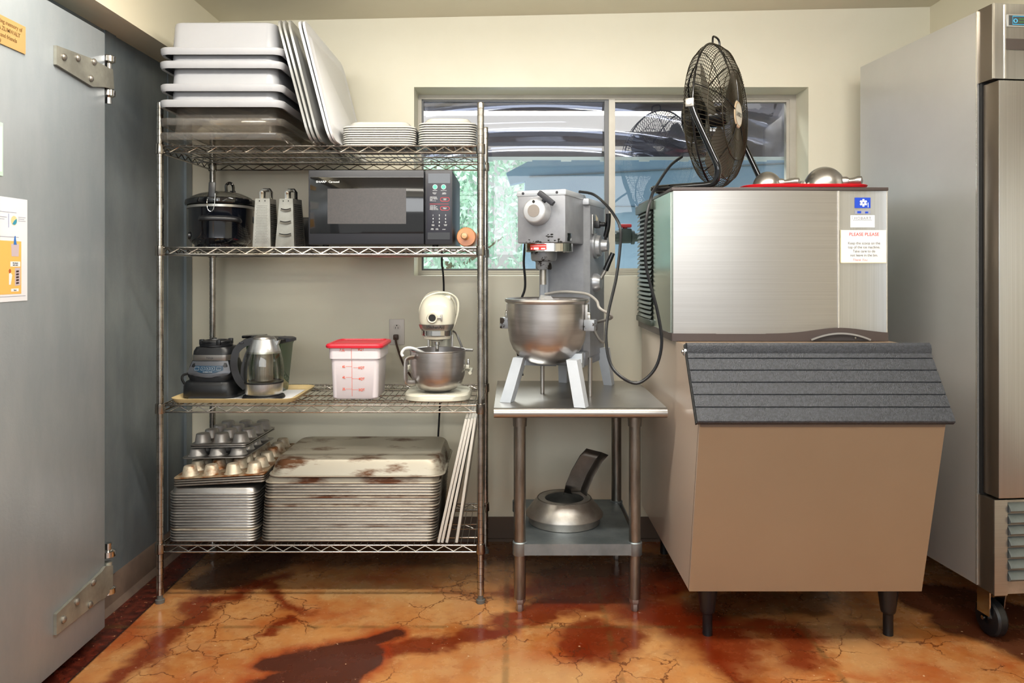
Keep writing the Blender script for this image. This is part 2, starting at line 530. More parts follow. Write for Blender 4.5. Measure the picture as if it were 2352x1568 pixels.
# ================================================================== WINDOW
YF = 3.665
fx0, fx1, fz0, fz1 = WX0, WX1, WZ0, WZ1
b = MB()
L_, R_, T_, B_ = .016, .03, .022, .024
b.box(fx0, fx0 + L_, YF, YW, fz0, fz1).box(fx1 - R_, fx1, YF, YW, fz0, fz1).box(fx0 + L_, fx1 - R_, YF, YW, fz1 - T_, fz1).box(fx0 + L_, fx1 - R_, YF, YW, fz0, fz0 + B_)
b.box(fx0 + L_, fx1 - R_, YF - .008, YF, fz0 + .001, fz0 + .012)
win = struct('window_1', b, ALUF, 'sliding aluminium window behind the mixer, upper half covered by acrylic', smooth=False)
gx0, gx1, gz0, gz1 = fx0 + L_, fx1 - R_, fz0 + B_, fz1 - T_
mx0, mx1 = X(1389, YF), X(1407, YF)
# left sash
b = MB(); b.box(gx0, gx0 + .008, YF + .01, YF + .025, gz0, gz1).box(mx0, mx0 + .02, YF + .006, YF + .03, gz0, gz1)
b.box(gx0 + .008, mx0, YF + .01, YF + .025, gz0, gz0 + .008).box(gx0 + .008, mx0, YF + .01, YF + .025, gz1 - .008, gz1)
sl_ = b.build('sliding_sash', M('dark anodised sash', (92, 92, 92), .4, .6), win, smooth=False)
GLASS = glassy('window glass', (232, 238, 238), .05, edge=.5, rough=.01)
b = MB(); b.quad((gx0 + .004, YF + .016, gz0 + .004), (mx0 + .01, YF + .016, gz0 + .004), (mx0 + .01, YF + .016, gz1 - .004), (gx0 + .004, YF + .016, gz1 - .004))
b.build('pane', GLASS, sl_)
b = MB(); b.box(mx0 + .02, mx1 + .012, YF + .0, YF + .034, gz0, gz1).box(gx1 - .014, gx1, YF + .004, YF + .034, gz0, gz1)
b.box(mx1 + .012, gx1 - .014, YF + .004, YF + .034, gz0, gz0 + .01).box(mx1 + .012, gx1 - .014, YF + .004, YF + .034, gz1 - .012, gz1)
fs = b.build('fixed_sash', ALUF, win, smooth=False)
b = MB(); b.quad((mx1, YF + .02, gz0 + .004), (gx1 - .004, YF + .02, gz0 + .004), (gx1 - .004, YF + .02, gz1 - .004), (mx1, YF + .02, gz1 - .004))
b.build('pane', GLASS, fs)
# bowed acrylic sheet over the upper half, hung outside
ACR = bpy.data.materials.new('smoky acrylic sheet'); ACR.use_nodes = True
t = ACR.node_tree; N, L = t.nodes, t.links
bs = N['Principled BSDF']; bs.inputs['Base Color'].default_value = (*lin((66, 64, 80)), 1); bs.inputs['Roughness'].default_value = .04
bs.inputs['Metallic'].default_value = .62
bs.inputs['Base Color'].default_value = (*lin((112, 112, 130)), 1)
za = Z(361, 3.73); ya = 3.735
b = MB(); nx, nz = 40, 14
# the sheet has sagged into shallow arched folds
g = []
for j in range(nz + 1):
    row = []
    for i in range(nx + 1):
        u, w_ = i / nx, j / nz
        x = gx0 - .02 + (gx1 - gx0 + .04) * u
        z = za + (gz1 + .03 - za) * w_
        y = ya + .010 * math.sin(w_ * 9.5 + 3.6 * (u - .32) ** 2 * 4) + .012 * math.sin(PI * u * 2.2) + .01
        row.append(b.v((x, y + .015, z)))
    g.append(row)
for j in range(nz):
    for i in range(nx): b.f([g[j][i], g[j][i + 1], g[j + 1][i + 1], g[j + 1][i]])
b.build('acrylic_panel', ACR, win, ang=180)
b = MB(); b.box(gx0 - .02, gx1 + .02, ya + .005, ya + .012, za - .012, za + .004)
for i in range(9):
    x = gx0 + .1 + i * .19; b.box(x, x + .05, ya - .003, ya + .006, za - .02, za - .006)
b.build('panel_edge', M('clear strip edge', (196, 208, 216), .3), win, smooth=False)

# ================================================================== OUTSIDE
LEAF = M('sunlit leaves', (176, 208, 188), .5, 0, c2=(226, 240, 230), vs=3)
_b = LEAF.node_tree.nodes['Principled BSDF']; _o = LEAF.node_tree.nodes['Material Output']
_t = LEAF.node_tree.nodes.new('ShaderNodeBsdfTranslucent'); _t.inputs[0].default_value = (.66, .86, .72, 1)
_m = LEAF.node_tree.nodes.new('ShaderNodeMixShader'); _m.inputs[0].default_value = .5
LEAF.node_tree.links.new(_b.outputs[0], _m.inputs[1]); LEAF.node_tree.links.new(_t.outputs[0], _m.inputs[2]); LEAF.node_tree.links.new(_m.outputs[0], _o.inputs[0])
BARK = M('bark', (120, 104, 84), .8)


def tree(label, x, y, h, r, seed, n=2600):
    rnd = random.Random(seed)
    t_ = thing('garden_tree', label, 'tree', (x, y, 0))
    b = MB(); b.tube([(0, 0, 0), (.03, .02, h * .3), (-.02, .05, h * .6), (.05, 0, h * .85)], [.09, .075, .05, .02], 8)
    for k in range(5):
        a = k * 1.3; b.tube([(0, 0, h * (.3 + .1 * k)), (r * .5 * math.cos(a), r * .5 * math.sin(a), h * (.42 + .1 * k))], [.03, .01], 6)
    b.build('trunk', BARK, t_)
    b = MB()
    for k in range(n):
        a = rnd.uniform(0, 2 * PI); q_ = rnd.random() ** .4; zz = rnd.uniform(-1, 1)
        rr = r * q_ * math.sqrt(1 - zz * zz) * (.75 + .25 * math.sin(3 * a + seed))
        c_ = Vector((rr * math.cos(a), rr * math.sin(a) * .6, h * .55 + zz * h * .48 * q_))
        s_ = rnd.uniform(.022, .055); rot = Euler((rnd.uniform(0, PI), rnd.uniform(0, PI), rnd.uniform(0, PI))).to_matrix()
        b.f([b.v(c_ + rot @ Vector(o_)) for o_ in ((-s_, 0, 0), (0, -s_ * .5, 0), (s_, 0, 0), (0, s_ * .5, 0))])
    o = b.build('crown', LEAF, t_, smooth=False); o['kind'] = 'stuff'
    return t_


tree('tall sunlit leafy tree seen through the window beside the wire rack', -.75, 8.6, 3.8, 1.3, 1, 9000)
tree('paler leafy tree seen through the window just behind the grey mixer', .75, 10.6, 4.2, 1.3, 2, 7500)
tree('leafy tree at the far end of the yard behind the rack plates', -2.2, 10.8, 4.4, 1.2, 3, 5000)
b = MB().box(-9, 9, YW, 16, -.1, -.02)
tag(b.build('outside_ground', M('pale patio concrete', (214, 220, 214), .8), smooth=False), 'pale sunlit patio outside the window', kind='structure')
# blue-grey lean-to with an overhanging roof seen through the window
SHB = M('blue grey painted sheet', (84, 112, 142), .5, 0, c2=(98, 126, 152), vs=2)
ys = 5.2
sh = thing('garden_shed', 'blue-grey garden shed with overhanging roof, seen through the window', 'shed', (X(1205, ys), ys, 0))
ox = X(1205, ys)
b = MB().box(0, 2.2, 0, 1.0, 0, Z(420, ys)); b.build('shed_wall', M('pale blue sheet wall', (120, 150, 182), .5, 0, c2=(136, 164, 194), vs=2), sh, smooth=False)
b = MB(); b.prism([(X(1163, ys) - ox, Z(402, ys)), (X(1172, ys) - ox, Z(428, ys)), (X(1206, ys) - ox, Z(420, ys)), (X(1206, ys) - ox, Z(474, ys)), (2.2, Z(474, ys)), (2.2, Z(350, ys)), (X(1232, ys) - ox, Z(366, ys))], -.12, -.02, 'Y')
b.build('roof_edge', SHB, sh, smooth=False)
b = MB(); b.prism([(0.03, Z(412, ys)), (2.2, Z(374, ys)), (2.2, Z(371, ys)), (0.03, Z(409, ys))], -.13, -.12, 'Y').box(.0, 2.2, -.02, 0, Z(475, ys), Z(470, ys))
b.build('dark_seam', M('dark seam', (70, 84, 98), .6), sh, smooth=False)
yv = 3.95
v_ = thing('pipe_valve', 'dark pipe valve with a red handle outside the right pane', 'valve', (X(1432, yv), yv, Z(545, yv)))
b = MB(); b.cyl((-.09, 0, 0), (.12, 0, 0), .022, seg=14).cyl((-.04, 0, 0), (-.025, 0, 0), .036, seg=14).cyl((.04, 0, 0), (.055, 0, 0), .036, seg=14).rbox(-.025, .04, -.03, .03, -.03, .045, .008)
b.build('valve_body', M('dark green cast valve', (44, 52, 50), .5, .3), v_)
b = MB(); b.rbox(-.025, .04, -.02, .02, .05, .068, .005).cyl((.008, 0, .04), (.008, 0, .055), .012); b.build('valve_handle', M('red valve handle', (186, 40, 46), .5), v_)
b = MB(); b.tube([(.12, 0, 0), (.55, 0, 0), (.58, 0, -.03), (.58, 0, -Z(545, yv) - .02)], .019, 14); b.build('pipe', M('grey pipe', (120, 126, 130), .5), v_)

# ================================================================== LIGHT
def area(name, loc, sx_, sy_, power, col, rot=(0, 0, 0), shape='RECTANGLE'):
    l = bpy.data.lights.new(name, 'AREA'); l.shape = shape; l.size = sx_; l.size_y = sy_; l.energy = power; l.color = col
    o = bpy.data.objects.new(name, l); COL.objects.link(o); o.location = loc; o.rotation_euler = rot
    return o


area('ceiling_strip_light', (.1, 1.95, 2.335), 2.7, .16, 46, (1, .95, .85))
area('ceiling_strip_light_side', (.1, 1.93, 2.27), 2.7, .12, 12.5, (1, .985, .96), (R(94), 0, 0))
area('ceiling_strip_light_rear', (.1, .35, 2.335), 2.7, .3, 20, (1, .95, .85))
area('added_front_fill', (-.1, -1.45, 1.85), 3.4, .9, 46, (.96, .985, 1.0), (R(84), 0, 0))  # fill added behind the camera, no real source known there
area('garden_daylight', (-1.2, 7.0, 5.0), 3, 2, 900, (1, 1, .97), (R(-35), 0, 0))
W = bpy.data.worlds.new('daylight'); SC.world = W; W.use_nodes = True
t = W.node_tree; N, L = t.nodes, t.links
bg = N['Background']
tcw = N.new('ShaderNodeTexCoord'); sp = N.new('ShaderNodeSeparateXYZ'); L.new(tcw.outputs['Generated'], sp.inputs[0])
cr = N.new('ShaderNodeValToRGB'); L.new(sp.outputs[2], cr.inputs[0])
cr.color_ramp.elements[0].position = 0.; cr.color_ramp.elements[0].color = (.62, .62, .6, 1)
cr.color_ramp.elements[1].position = .5; cr.color_ramp.elements[1].color = (.86, .93, 1.0, 1)
L.new(cr.outputs[0], bg.inputs[0]); bg.inputs[1].default_value = 1.1
SC.view_settings.view_transform = 'Standard'
SC.view_settings.look = 'None'
SC.view_settings.exposure = .12
SC.cycles.max_bounces = 5; SC.cycles.diffuse_bounces = 2; SC.cycles.glossy_bounces = 3; SC.cycles.transmission_bounces = 4; SC.cycles.transparent_max_bounces = 16; SC.cycles.use_adaptive_sampling = True; SC.cycles.adaptive_threshold = .09; SC.cycles.adaptive_min_samples = 16; SC.cycles.caustics_reflective = False; SC.cycles.caustics_refractive = False

# ================================================================== WIRE RACK
SH = [1.6995, 1.3225, .7368, .2174]          # top of each shelf
XL, XR, YR0, YR1 = X(367.5, 2.854), X(1104, 2.854), 2.854, 3.356
rack = thing('wire_rack', 'chrome wire rack of four shelves against the back wall', 'rack', ((XL + XR) / 2, (YR0 + YR1) / 2, 0))
hw, hd = (XR - XL) / 2, (YR1 - YR0) / 2


def post_mesh():
    b = MB(); pr = []
    pr += [(.016, 0), (.016, .012), (.0105, .014), (.0105, .028), (.0127, .03)]
    z = .055
    while z < 1.85:
        pr += [(.0127, z - .0014), (.0114, z - .0009), (.0114, z + .0009), (.0127, z + .0014)]; z += .0254
    pr += [(.0127, 1.852), (.0115, 1.857), (.0001, 1.858)]
    b.lathe(pr[4:], 16)
    return b


pm = None
for sx_, sy_ in ((-1, -1), (1, -1), (1, 1), (-1, 1)):
    if pm is None:
        pm = post_mesh().build('post', CHROME, rack, (sx_ * hw, sy_ * hd, 0))
        ft = MB().lathe([(.0001, 0), (.0165, 0), (.0165, .012), (.0105, .014), (.0105, .03)], 16).build('foot', M('grey levelling foot', (96, 94, 90), .5), pm)
    else:
        c_ = pm.copy(); COL.objects.link(c_); c_.location = (sx_ * hw, sy_ * hd, 0)
        f_ = ft.copy(); COL.objects.link(f_); f_.parent = c_
        if sx_ == 1 and sy_ == 1: pass


def zig(b, p0, p1, z0, z1, n, r=.0022):
    p0, p1 = Vector(p0), Vector(p1); pts = []
    for i in range(2 * n + 1):
        q_ = p0.lerp(p1, (i + .3) / (2 * n + .6)); q_.z = z0 if i % 2 == 0 else z1; pts.append(q_)
    b.tube(pts, r, 5)


def shelf_mesh():
    b = MB(); x0, x1, y0, y1 = -hw, hw, -hd, hd
    t0, t1 = -.004, -.029
    for y in (y0, y1):
        b.cyl((x0, y, t0), (x1, y, t0), .0034, seg=8); b.cyl((x0, y, t1), (x1, y, t1), .0034, seg=8)
        zig(b, (x0 + .025, y, 0), (x1 - .02, y, 0), t1 + .003, t0 - .003, 16)
    for x in (x0, x1):
        b.cyl((x, y0, t0), (x, y1, t0), .0034, seg=8); b.cyl((x, y0, t1), (x, y1, t1), .0034, seg=8)
        zig(b, (x, y0 + .02, 0), (x, y1 - .02, 0), t1 + .003, t0 - .003, 7)
    for y in (0.,):
        b.cyl((x0 + .01, y, t0 - .006), (x1 - .01, y, t0 - .006), .0026, seg=6); b.cyl((x0 + .01, y, t1), (x1 - .01, y, t1), .0026, seg=6)
        zig(b, (x0 + .03, y, 0), (x1 - .03, y, 0), t1 + .003, t0 - .008, 16, .0018)
    for y in (-.16, .16):
        b.cyl((x0, y, t0 - .004), (x1, y, t0 - .004), .0024, seg=6)
    n = 47
    for i in range(n):
        x = x0 + (x1 - x0) * (i + 1) / (n + 1)
        b.cyl((x, y0 - .003, -.0016), (x, y1 + .003, -.0016), .0016, seg=5)
    return b


sm = clm = None
for z in SH:
    if sm is None:
        sm = shelf_mesh().build('shelf', CHROME, rack, (0, 0, z)); s_ = sm
        cm = MB().lathe([(.0128, .004), (.0168, .002), (.0178, -.031), (.0168, -.034), (.0128, -.034)], 16)
        clm = cm.build('collar', CHROME, sm, (-hw, -hd, 0))
        rest = ((1, -1), (1, 1), (-1, 1))
    else:
        s_ = sm.copy(); COL.objects.link(s_); s_.location = (0, 0, z); rest = ((-1, -1), (1, -1), (1, 1), (-1, 1))
    for a, c in rest:
        q_ = clm.copy(); COL.objects.link(q_); q_.parent = s_; q_.location = (a * hw, c * hd, 0)
for sx_ in ():
    pass

# ------------------------------------------------------------------ food boxes, top shelf
FW, FD = .452, .66
fbx, fby = -1.272 + FW / 2, 2.742 + FD / 2


def foodbox(h, inset, name):
    b = MB(); w, d = FW, FD
    b.loft([(w - .03, d - .03, .004, .03), (w - .012, d - .012, .001, .036), (w - .002, d - .002, .010, .04), (w, d, .024, .042), (w - .006, d - .006, .027, .04),
            (w - 2 * inset + .012, d - 2 * inset + .012, .025, .04), (w - 2 * inset, d - 2 * inset, .032, .04), (w - 2 * inset - .012, d - 2 * inset - .012, h - .014, .036),
            (w - 2 * inset - .018, d - 2 * inset - .018, h - .004, .034), (w - 2 * inset - .034, d - 2 * inset - .034, h, .03)], n=6)
    return b


zs = [(.0, 1), (.052, 1), (.117, 0), (.174, 0), (.256, 0), (.305, 0)]
labs = ['clear plastic food box upside down, bottom one of the stack on the rack top', 'clear plastic food box upside down, second from the bottom, under the white boxes',
        'white plastic food box upside down, lowest of the four white ones', 'white plastic food box upside down, second lowest of the four white ones',
        'white plastic food box upside down, second from the top of the stack', 'white plastic food box upside down, topmost with its whole flat bottom showing']
fb = {}
for i, (dz, clear) in enumerate(zs):
    g = 'upside-down food boxes stacked on the rack top'
    if clear not in fb:
        o = foodbox(.088 if clear else .129, .037 if clear else .032, 'food_box').build('food_box', CLEAR if clear else WHITEB)
        tag(o, labs[i], 'food box', g); fb[clear] = o
    else:
        o = fb[clear].copy(); COL.objects.link(o); o['label'] = labs[i]
    o.location = (fbx + .0012 * (i % 2), fby + .001 * (i % 2), 1.7005 + dz)

# ------------------------------------------------------------------ leaning lids
def lid_mesh(th=.006):
    """lid standing on its long edge: x thickness, y length, z height"""
    b = MB(); w, h, r = .655, .452, .05
    secs = [(w - .02, h - .02, 0, r - .01), (w, h, .001, r), (w, h, .009, r), (w - .012, h - .012, .010, r - .004), (w - .05, h - .05, .004, r - .02), (w - .09, h - .09, .004, r - .03), (w - .11, h - .11, th + .004, r - .03)]
    b.loft([(q[0], q[1], q[2], max(q[3], .01)) for q in secs], cap0=True, n=6)
    for v in b.bm.verts:
        x, y, z = v.co; v.co = (z, x + w / 2, y + h / 2)
    for yy in (.12, .5):
        pass
    return b


lidspec = [(-.738, 'clear plastic box lid leaning against the white boxes, closest to them', 0, 14.8), (-.7235, 'clear plastic box lid, middle one of the three leaning on the boxes', 0, 14.6),
           (-.707, 'clear plastic box lid, outermost of the three clear ones', 0, 14.2), (-.668, 'white plastic box lid leaning right behind the clear lids', 1, 14.6),
           (-.656, 'white plastic box lid, outermost of the leaning lids, beside the plates', 1, 14.2)]
lo = {}
for k, (x, lab, w_, an) in enumerate(lidspec):
    if w_ not in lo:
        o = lid_mesh().build('box_cover', M('white lid plastic', (222, 222, 224), .3) if w_ else FROST); lo[w_] = o; tag(o, lab, 'lid', 'lids leaning on the rack top')
    else:
        o = lo[w_].copy(); COL.objects.link(o); o['label'] = lab
    o.location = (x + .008, 2.745 + .002 * k, 1.7015); o.rotation_euler = (0, R(-an), 0)

# ------------------------------------------------------------------ plates
CHINA = M('white china', (208, 205, 198), .2, 0, coat=.4)


def plate_mesh(w, d):
    b = MB()
    b.loft([(w - .012, d - .012, .0018, .034), (w - .003, d - .003, .0008, .036), (w, d, .003, .037), (w - .004, d - .004, .0062, .036), (w - .03, d - .03, .0085, .034),
            (w - .06, d - .06, .0245, .034), (w - .066, d - .066, .027, .032), (w - .08, d - .08, .0272, .03), (w - .086, d - .086, .0245, .03)], n=6)
    return b


for nm, n, x0, x1, d, pitch, who in (('rectangular', 9, -.6385, -.3605, .24, .0084, 'wide stack'), ('square', 10, -.3545, -.1325, .225, .0089, 'narrow stack')):
    w = x1 - x0
    pl = plate_mesh(w, d).build('serving_plate', CHINA)
    for i in range(n):
        o = pl if i == 0 else pl.copy()
        if i: COL.objects.link(o)
        rank = 'topmost' if i == n - 1 else ('bottom one' if i == 0 else ORD[n - 1 - i] + ' from the top')
        tag(o, f'white {nm} plate upside down, {rank} of the {who}', 'plate', f'white {nm} plates on the rack top')
        o.location = ((x0 + x1) / 2 + random.uniform(-.0012, .0012), 2.868 + d / 2, 1.6997 + i * pitch)

# ------------------------------------------------------------------ second shelf: microwave
z2 = SH[1] + .0003
ym = 2.89
mx_, mz_ = -.493, z2
mw = thing('microwave_oven', 'black countertop microwave oven on the second rack shelf', 'microwave', (mx_, ym, mz_))
lx = lambda px: X(px, ym) - mx_
lz = lambda py: Z(py, ym) - mz_
b = MB().rbox(lx(712), lx(1040), .012, .40, .008, lz(391.5), .006)
for q_ in (-.22, .2):
    for y in (.05, .36): b.cyl((q_, y, 0), (q_, y, .012), .012)
b.build('housing', M('black painted steel', (38, 40, 46), .4, .2), mw)
door = MB().rbox(lx(710), lx(975), -.012, .013, lz(562), lz(391), .005).build('door', M('charcoal plastic', (38, 39, 45), .38), mw)
b = MB().rbox(lx(714), lx(974), -.0145, -.010, lz(536), lz(407.5), .0012); b.build('glass_panel', BLACKG, door)
MESHW = M('perforated oven window', (66, 60, 56), .25, .2, c2=(58, 53, 50), vs=160)
b = MB().box(lx(754.5), lx(934), -.0153, -.0146, lz(514.5), lz(434)); b.build('window', MESHW, door, smooth=False)
text('SHARP', .0105, INKW, door, (lx(728), -.0148, lz(420.5)), xs=1.25, bold=.012)
text('Carousel', .0105, INKW, door, (lx(757), -.0148, lz(420.5)), xs=1.05, bold=.008)
cp = MB().rbox(lx(977), lx(1040), -.012, .013, lz(562), lz(391), .004).build('control_panel', M('charcoal plastic', (38, 39, 45), .38), mw)
b = MB().rbox(lx(981.5), lx(1036.5), -.0132, -.0115, lz(551), lz(398), .0006); b.build('keypad', M('dark keypad', (40, 40, 50), .35), cp)
b = MB().box(lx(984.5), lx(1034.5), -.0139, -.0131, lz(421.5), lz(399.5)); b.build('display', BLACKG, cp, smooth=False)
b = MB().box(lx(983), lx(1034), -.0137, -.0131, lz(550), lz(534)); b.build('open_button', M('black button', (26, 27, 32), .35), cp, smooth=False)
GRN = M('green button', (84, 190, 160), .4)
for px in (1000, 1019.5):
    cb = MB().cyl((lx(px), -.0131, lz(430)), (lx(px), -.0142, lz(430)), .0092, seg=20).build('button_ring', INKW, cp)
    MB().cyl((lx(px), -.0142, lz(430)), (lx(px), -.0148, lz(430)), .0078, seg=20).build('button', GRN, cb)
for py in (458.5, 479):
    b = MB(); cx_, cz_ = lx(1022.5), lz(py); pts = [(cx_ + .010 + .007 * math.cos(R(a)), -.0135, cz_ + .007 * math.sin(R(a))) for a in range(-90, 91, 15)] + [(cx_ - .010 + .007 * math.cos(R(a)), -.0135, cz_ + .007 * math.sin(R(a))) for a in range(90, 271, 15)]
    b.tube(pts, .0009, 4, closed=True); b.build('button_outline', INKR, cp)
tx = lambda s, px, py, size, al='CENTER', bold=.01: text(s, size, INKW, cp, (lx(px), -.0136, lz(py)), align=al, bold=bold)
tx('POPCORN', 1000, 439, .0036); tx('MINUTE PLUS', 1020, 439, .0036)
tx('MEMORY\nPLUS', 999, 444.5, .0038); tx("COMPU\nDEFROST", 1021, 444.5, .0038)
tx('1 Baked potatoes\n2 Fresh vegetables\n3 Frozen vegetables\n4 Rice\n5 Ground meat', 988, 453.5, .0037, 'LEFT')
tx('1 Dinner plate\n2 Frozen main dish\n3 Frozen entree\n4 Reheat rolls, fresh\n5 Reheat rolls, frozen', 988, 473.5, .0037, 'LEFT')
tx('COMPU\nCOOK', 1022.5, 458, .0036); tx('REHEAT &\nRECIPE', 1022.5, 478.5, .0034)
for r_, row in enumerate(('123', '456', '789')):
    for c_, ch in enumerate(row): tx(ch, 995.5 + 14.3 * c_, 496.5 + 8 * r_, .0085, bold=.012)
tx('AUTO\nTIMER', 995.5, 517, .0036); tx('0', 1009.5, 520.5, .0085); tx('POWER\nLEVEL', 1024, 517, .0036)
tx('TIMER\nPAUSE', 993.5, 526, .0036); tx('STOP\nCLEAR', 1004.5, 526, .0036); tx('START', 1020.5, 528, .004)
b = MB().box(lx(988), lx(1031), -.0136, -.0131, lz(469.2), lz(468.6)); b.build('divider_line', INKR, cp, smooth=False)
# its cord
cd = tag(MB().tube(smoothpath([(X(1013, 3.36), 3.42, 1.34), (X(1014, 3.40), 3.42, 1.27), (X(1018, 3.42), 3.43, 1.2), (X(1019, 3.44), 3.44, 1.1), (X(1014, 3.44), 3.46, .8), (X(1000, 3.44), 3.46, .3)], 6), .0045, 6).build('power_cord', BLACKR),
         'black power cord hanging behind the small cream mixer', 'cord')

# rolling pin, end on
WOOD = M('orange varnished wood', (206, 132, 66), .3, 0, c2=(184, 106, 46), vs=5, vstretch=(1, .15, 1), coat=.3)
rp = thing('rolling_pin', 'wooden rolling pin lying end-on beside the microwave', 'rolling pin', (-.1725, 2.85, z2 + .037))
b = MB().lathe([(.0001, 0), (.034, 0), (.0365, .004), (.0365, .25), (.034, .254), (.0001, .254)], 28, (0, .04, 0), 'Y'); b.build('roller', WOOD, rp)
for k, (q_, dr) in enumerate(((.036, -1), (.298, 1))):
    b = MB().lathe([(.010, 0), (.011, .01 * dr), (.0135, .03 * dr), (.0135, .045 * dr), (.010, .056 * dr), (.0001, .058 * dr)], 16, (-.004, q_, .002), 'Y'); b.build('handle', M('pale handle wood', (206, 158, 116), .3, coat=.4), rp)
b = MB().lathe([(.0001, -.022), (.006, -.0215), (.0065, -.018), (.0065, 0)], 12, (-.004, .001, .002), 'Y'); b.build('axle_end', STEEL, rp)

# slow cooker
sc_ = thing('slow_cooker', 'black oval slow cooker with wire lid clips on the second shelf', 'slow cooker', (-1.158, 3.06, z2), R(20))
CK = M('dark enamel shell', (16, 19, 26), .12, .1, coat=.5)
b = MB().lathe([(.098, .0), (.1, .012), (.112, .02), (.121, .034), (.122, .15), (.124, .154)], 40, sy=1.33, cap0=True); b.build('shell', CK, sc_)
b = MB().lathe([(.124, .152), (.128, .153), (.1285, .162), (.125, .164), (.112, .162)], 40, sy=1.33); b.build('rim_band', M('brushed rim', (190, 188, 182), .3, .8), sc_)
lid = MB().lathe([(.126, .165), (.134, .167), (.136, .172), (.134, .186), (.128, .190), (.124, .189), (.118, .193)], 40, sy=1.33).build('lid', BLACKG, sc_)
b = MB().lathe([(.122, .190), (.115, .198), (.08, .214), (.03, .224), (.0001, .226)], 40, sy=1.33); b.build('glass_dome', M('smoky lid glass', (86, 84, 76), .12, .3, coat=.5), lid)
b = MB().tube(smoothpath([(.02, -.02, .220), (.018, -.02, .245), (.026, -.02, .256), (.036, -.02, .256), (.044, -.02, .245), (.046, -.02, .216)], 5), .0055, 8); b.build('lid_handle', BLACKG, lid)
for ang, dz in ((-104, 0), (70, 0)):
    ca, sa = math.cos(R(ang)), math.sin(R(ang)); pv = lambda r_, z, o_=0: (.135 * ca * r_ - sa * o_, .135 * 1.33 * sa * r_ + ca * o_, z)
    clp = MB().tube(smoothpath([pv(1.02, .178, -.015), pv(1.06, .165, -.014), pv(1.08, .14, -.010), pv(1.07, .132, 0), pv(1.08, .14, .010), pv(1.06, .165, .014), pv(1.02, .2, .015)], 5), .0016, 6).build('wire_clip', CHROMEP, sc_)
    b = MB().rbox(-.0125, .0125, -.004, .004, 0, .06, .0035); o = b.build('clip_lever', BLACKP, clp, pv(.98, .185)); o.rotation_euler = (R(-8), 0, R(ang + 90))
b = MB().tube(smoothpath([(-.060, -.142, .108), (-.070, -.172, .106), (-.05, -.196, .106), (0, -.204, .106), (.05, -.196, .104), (.066, -.172, .1), (.06, -.142, .1)], 6), .0115, 10, flat=.8); b.build('handle', BLACKP, sc_)
b = MB().rbox(.118, .124, -.03, .03, .1, .125, .002); b.build('side_handle_mount', BLACKP, sc_)
b = MB().lathe([(.0001, 0), (.014, 0), (.014, .012), (.0001, .014)], 16, (-.119, -.05, .045), 'X'); b.build('knob', BLACKP, sc_, ); 

# box graters
GR = M('tinned grater steel', (196, 194, 186), .34, .9, c2=(164, 160, 152), vs=10)
HOLE = M('dark perforation', (18, 17, 16), .7)


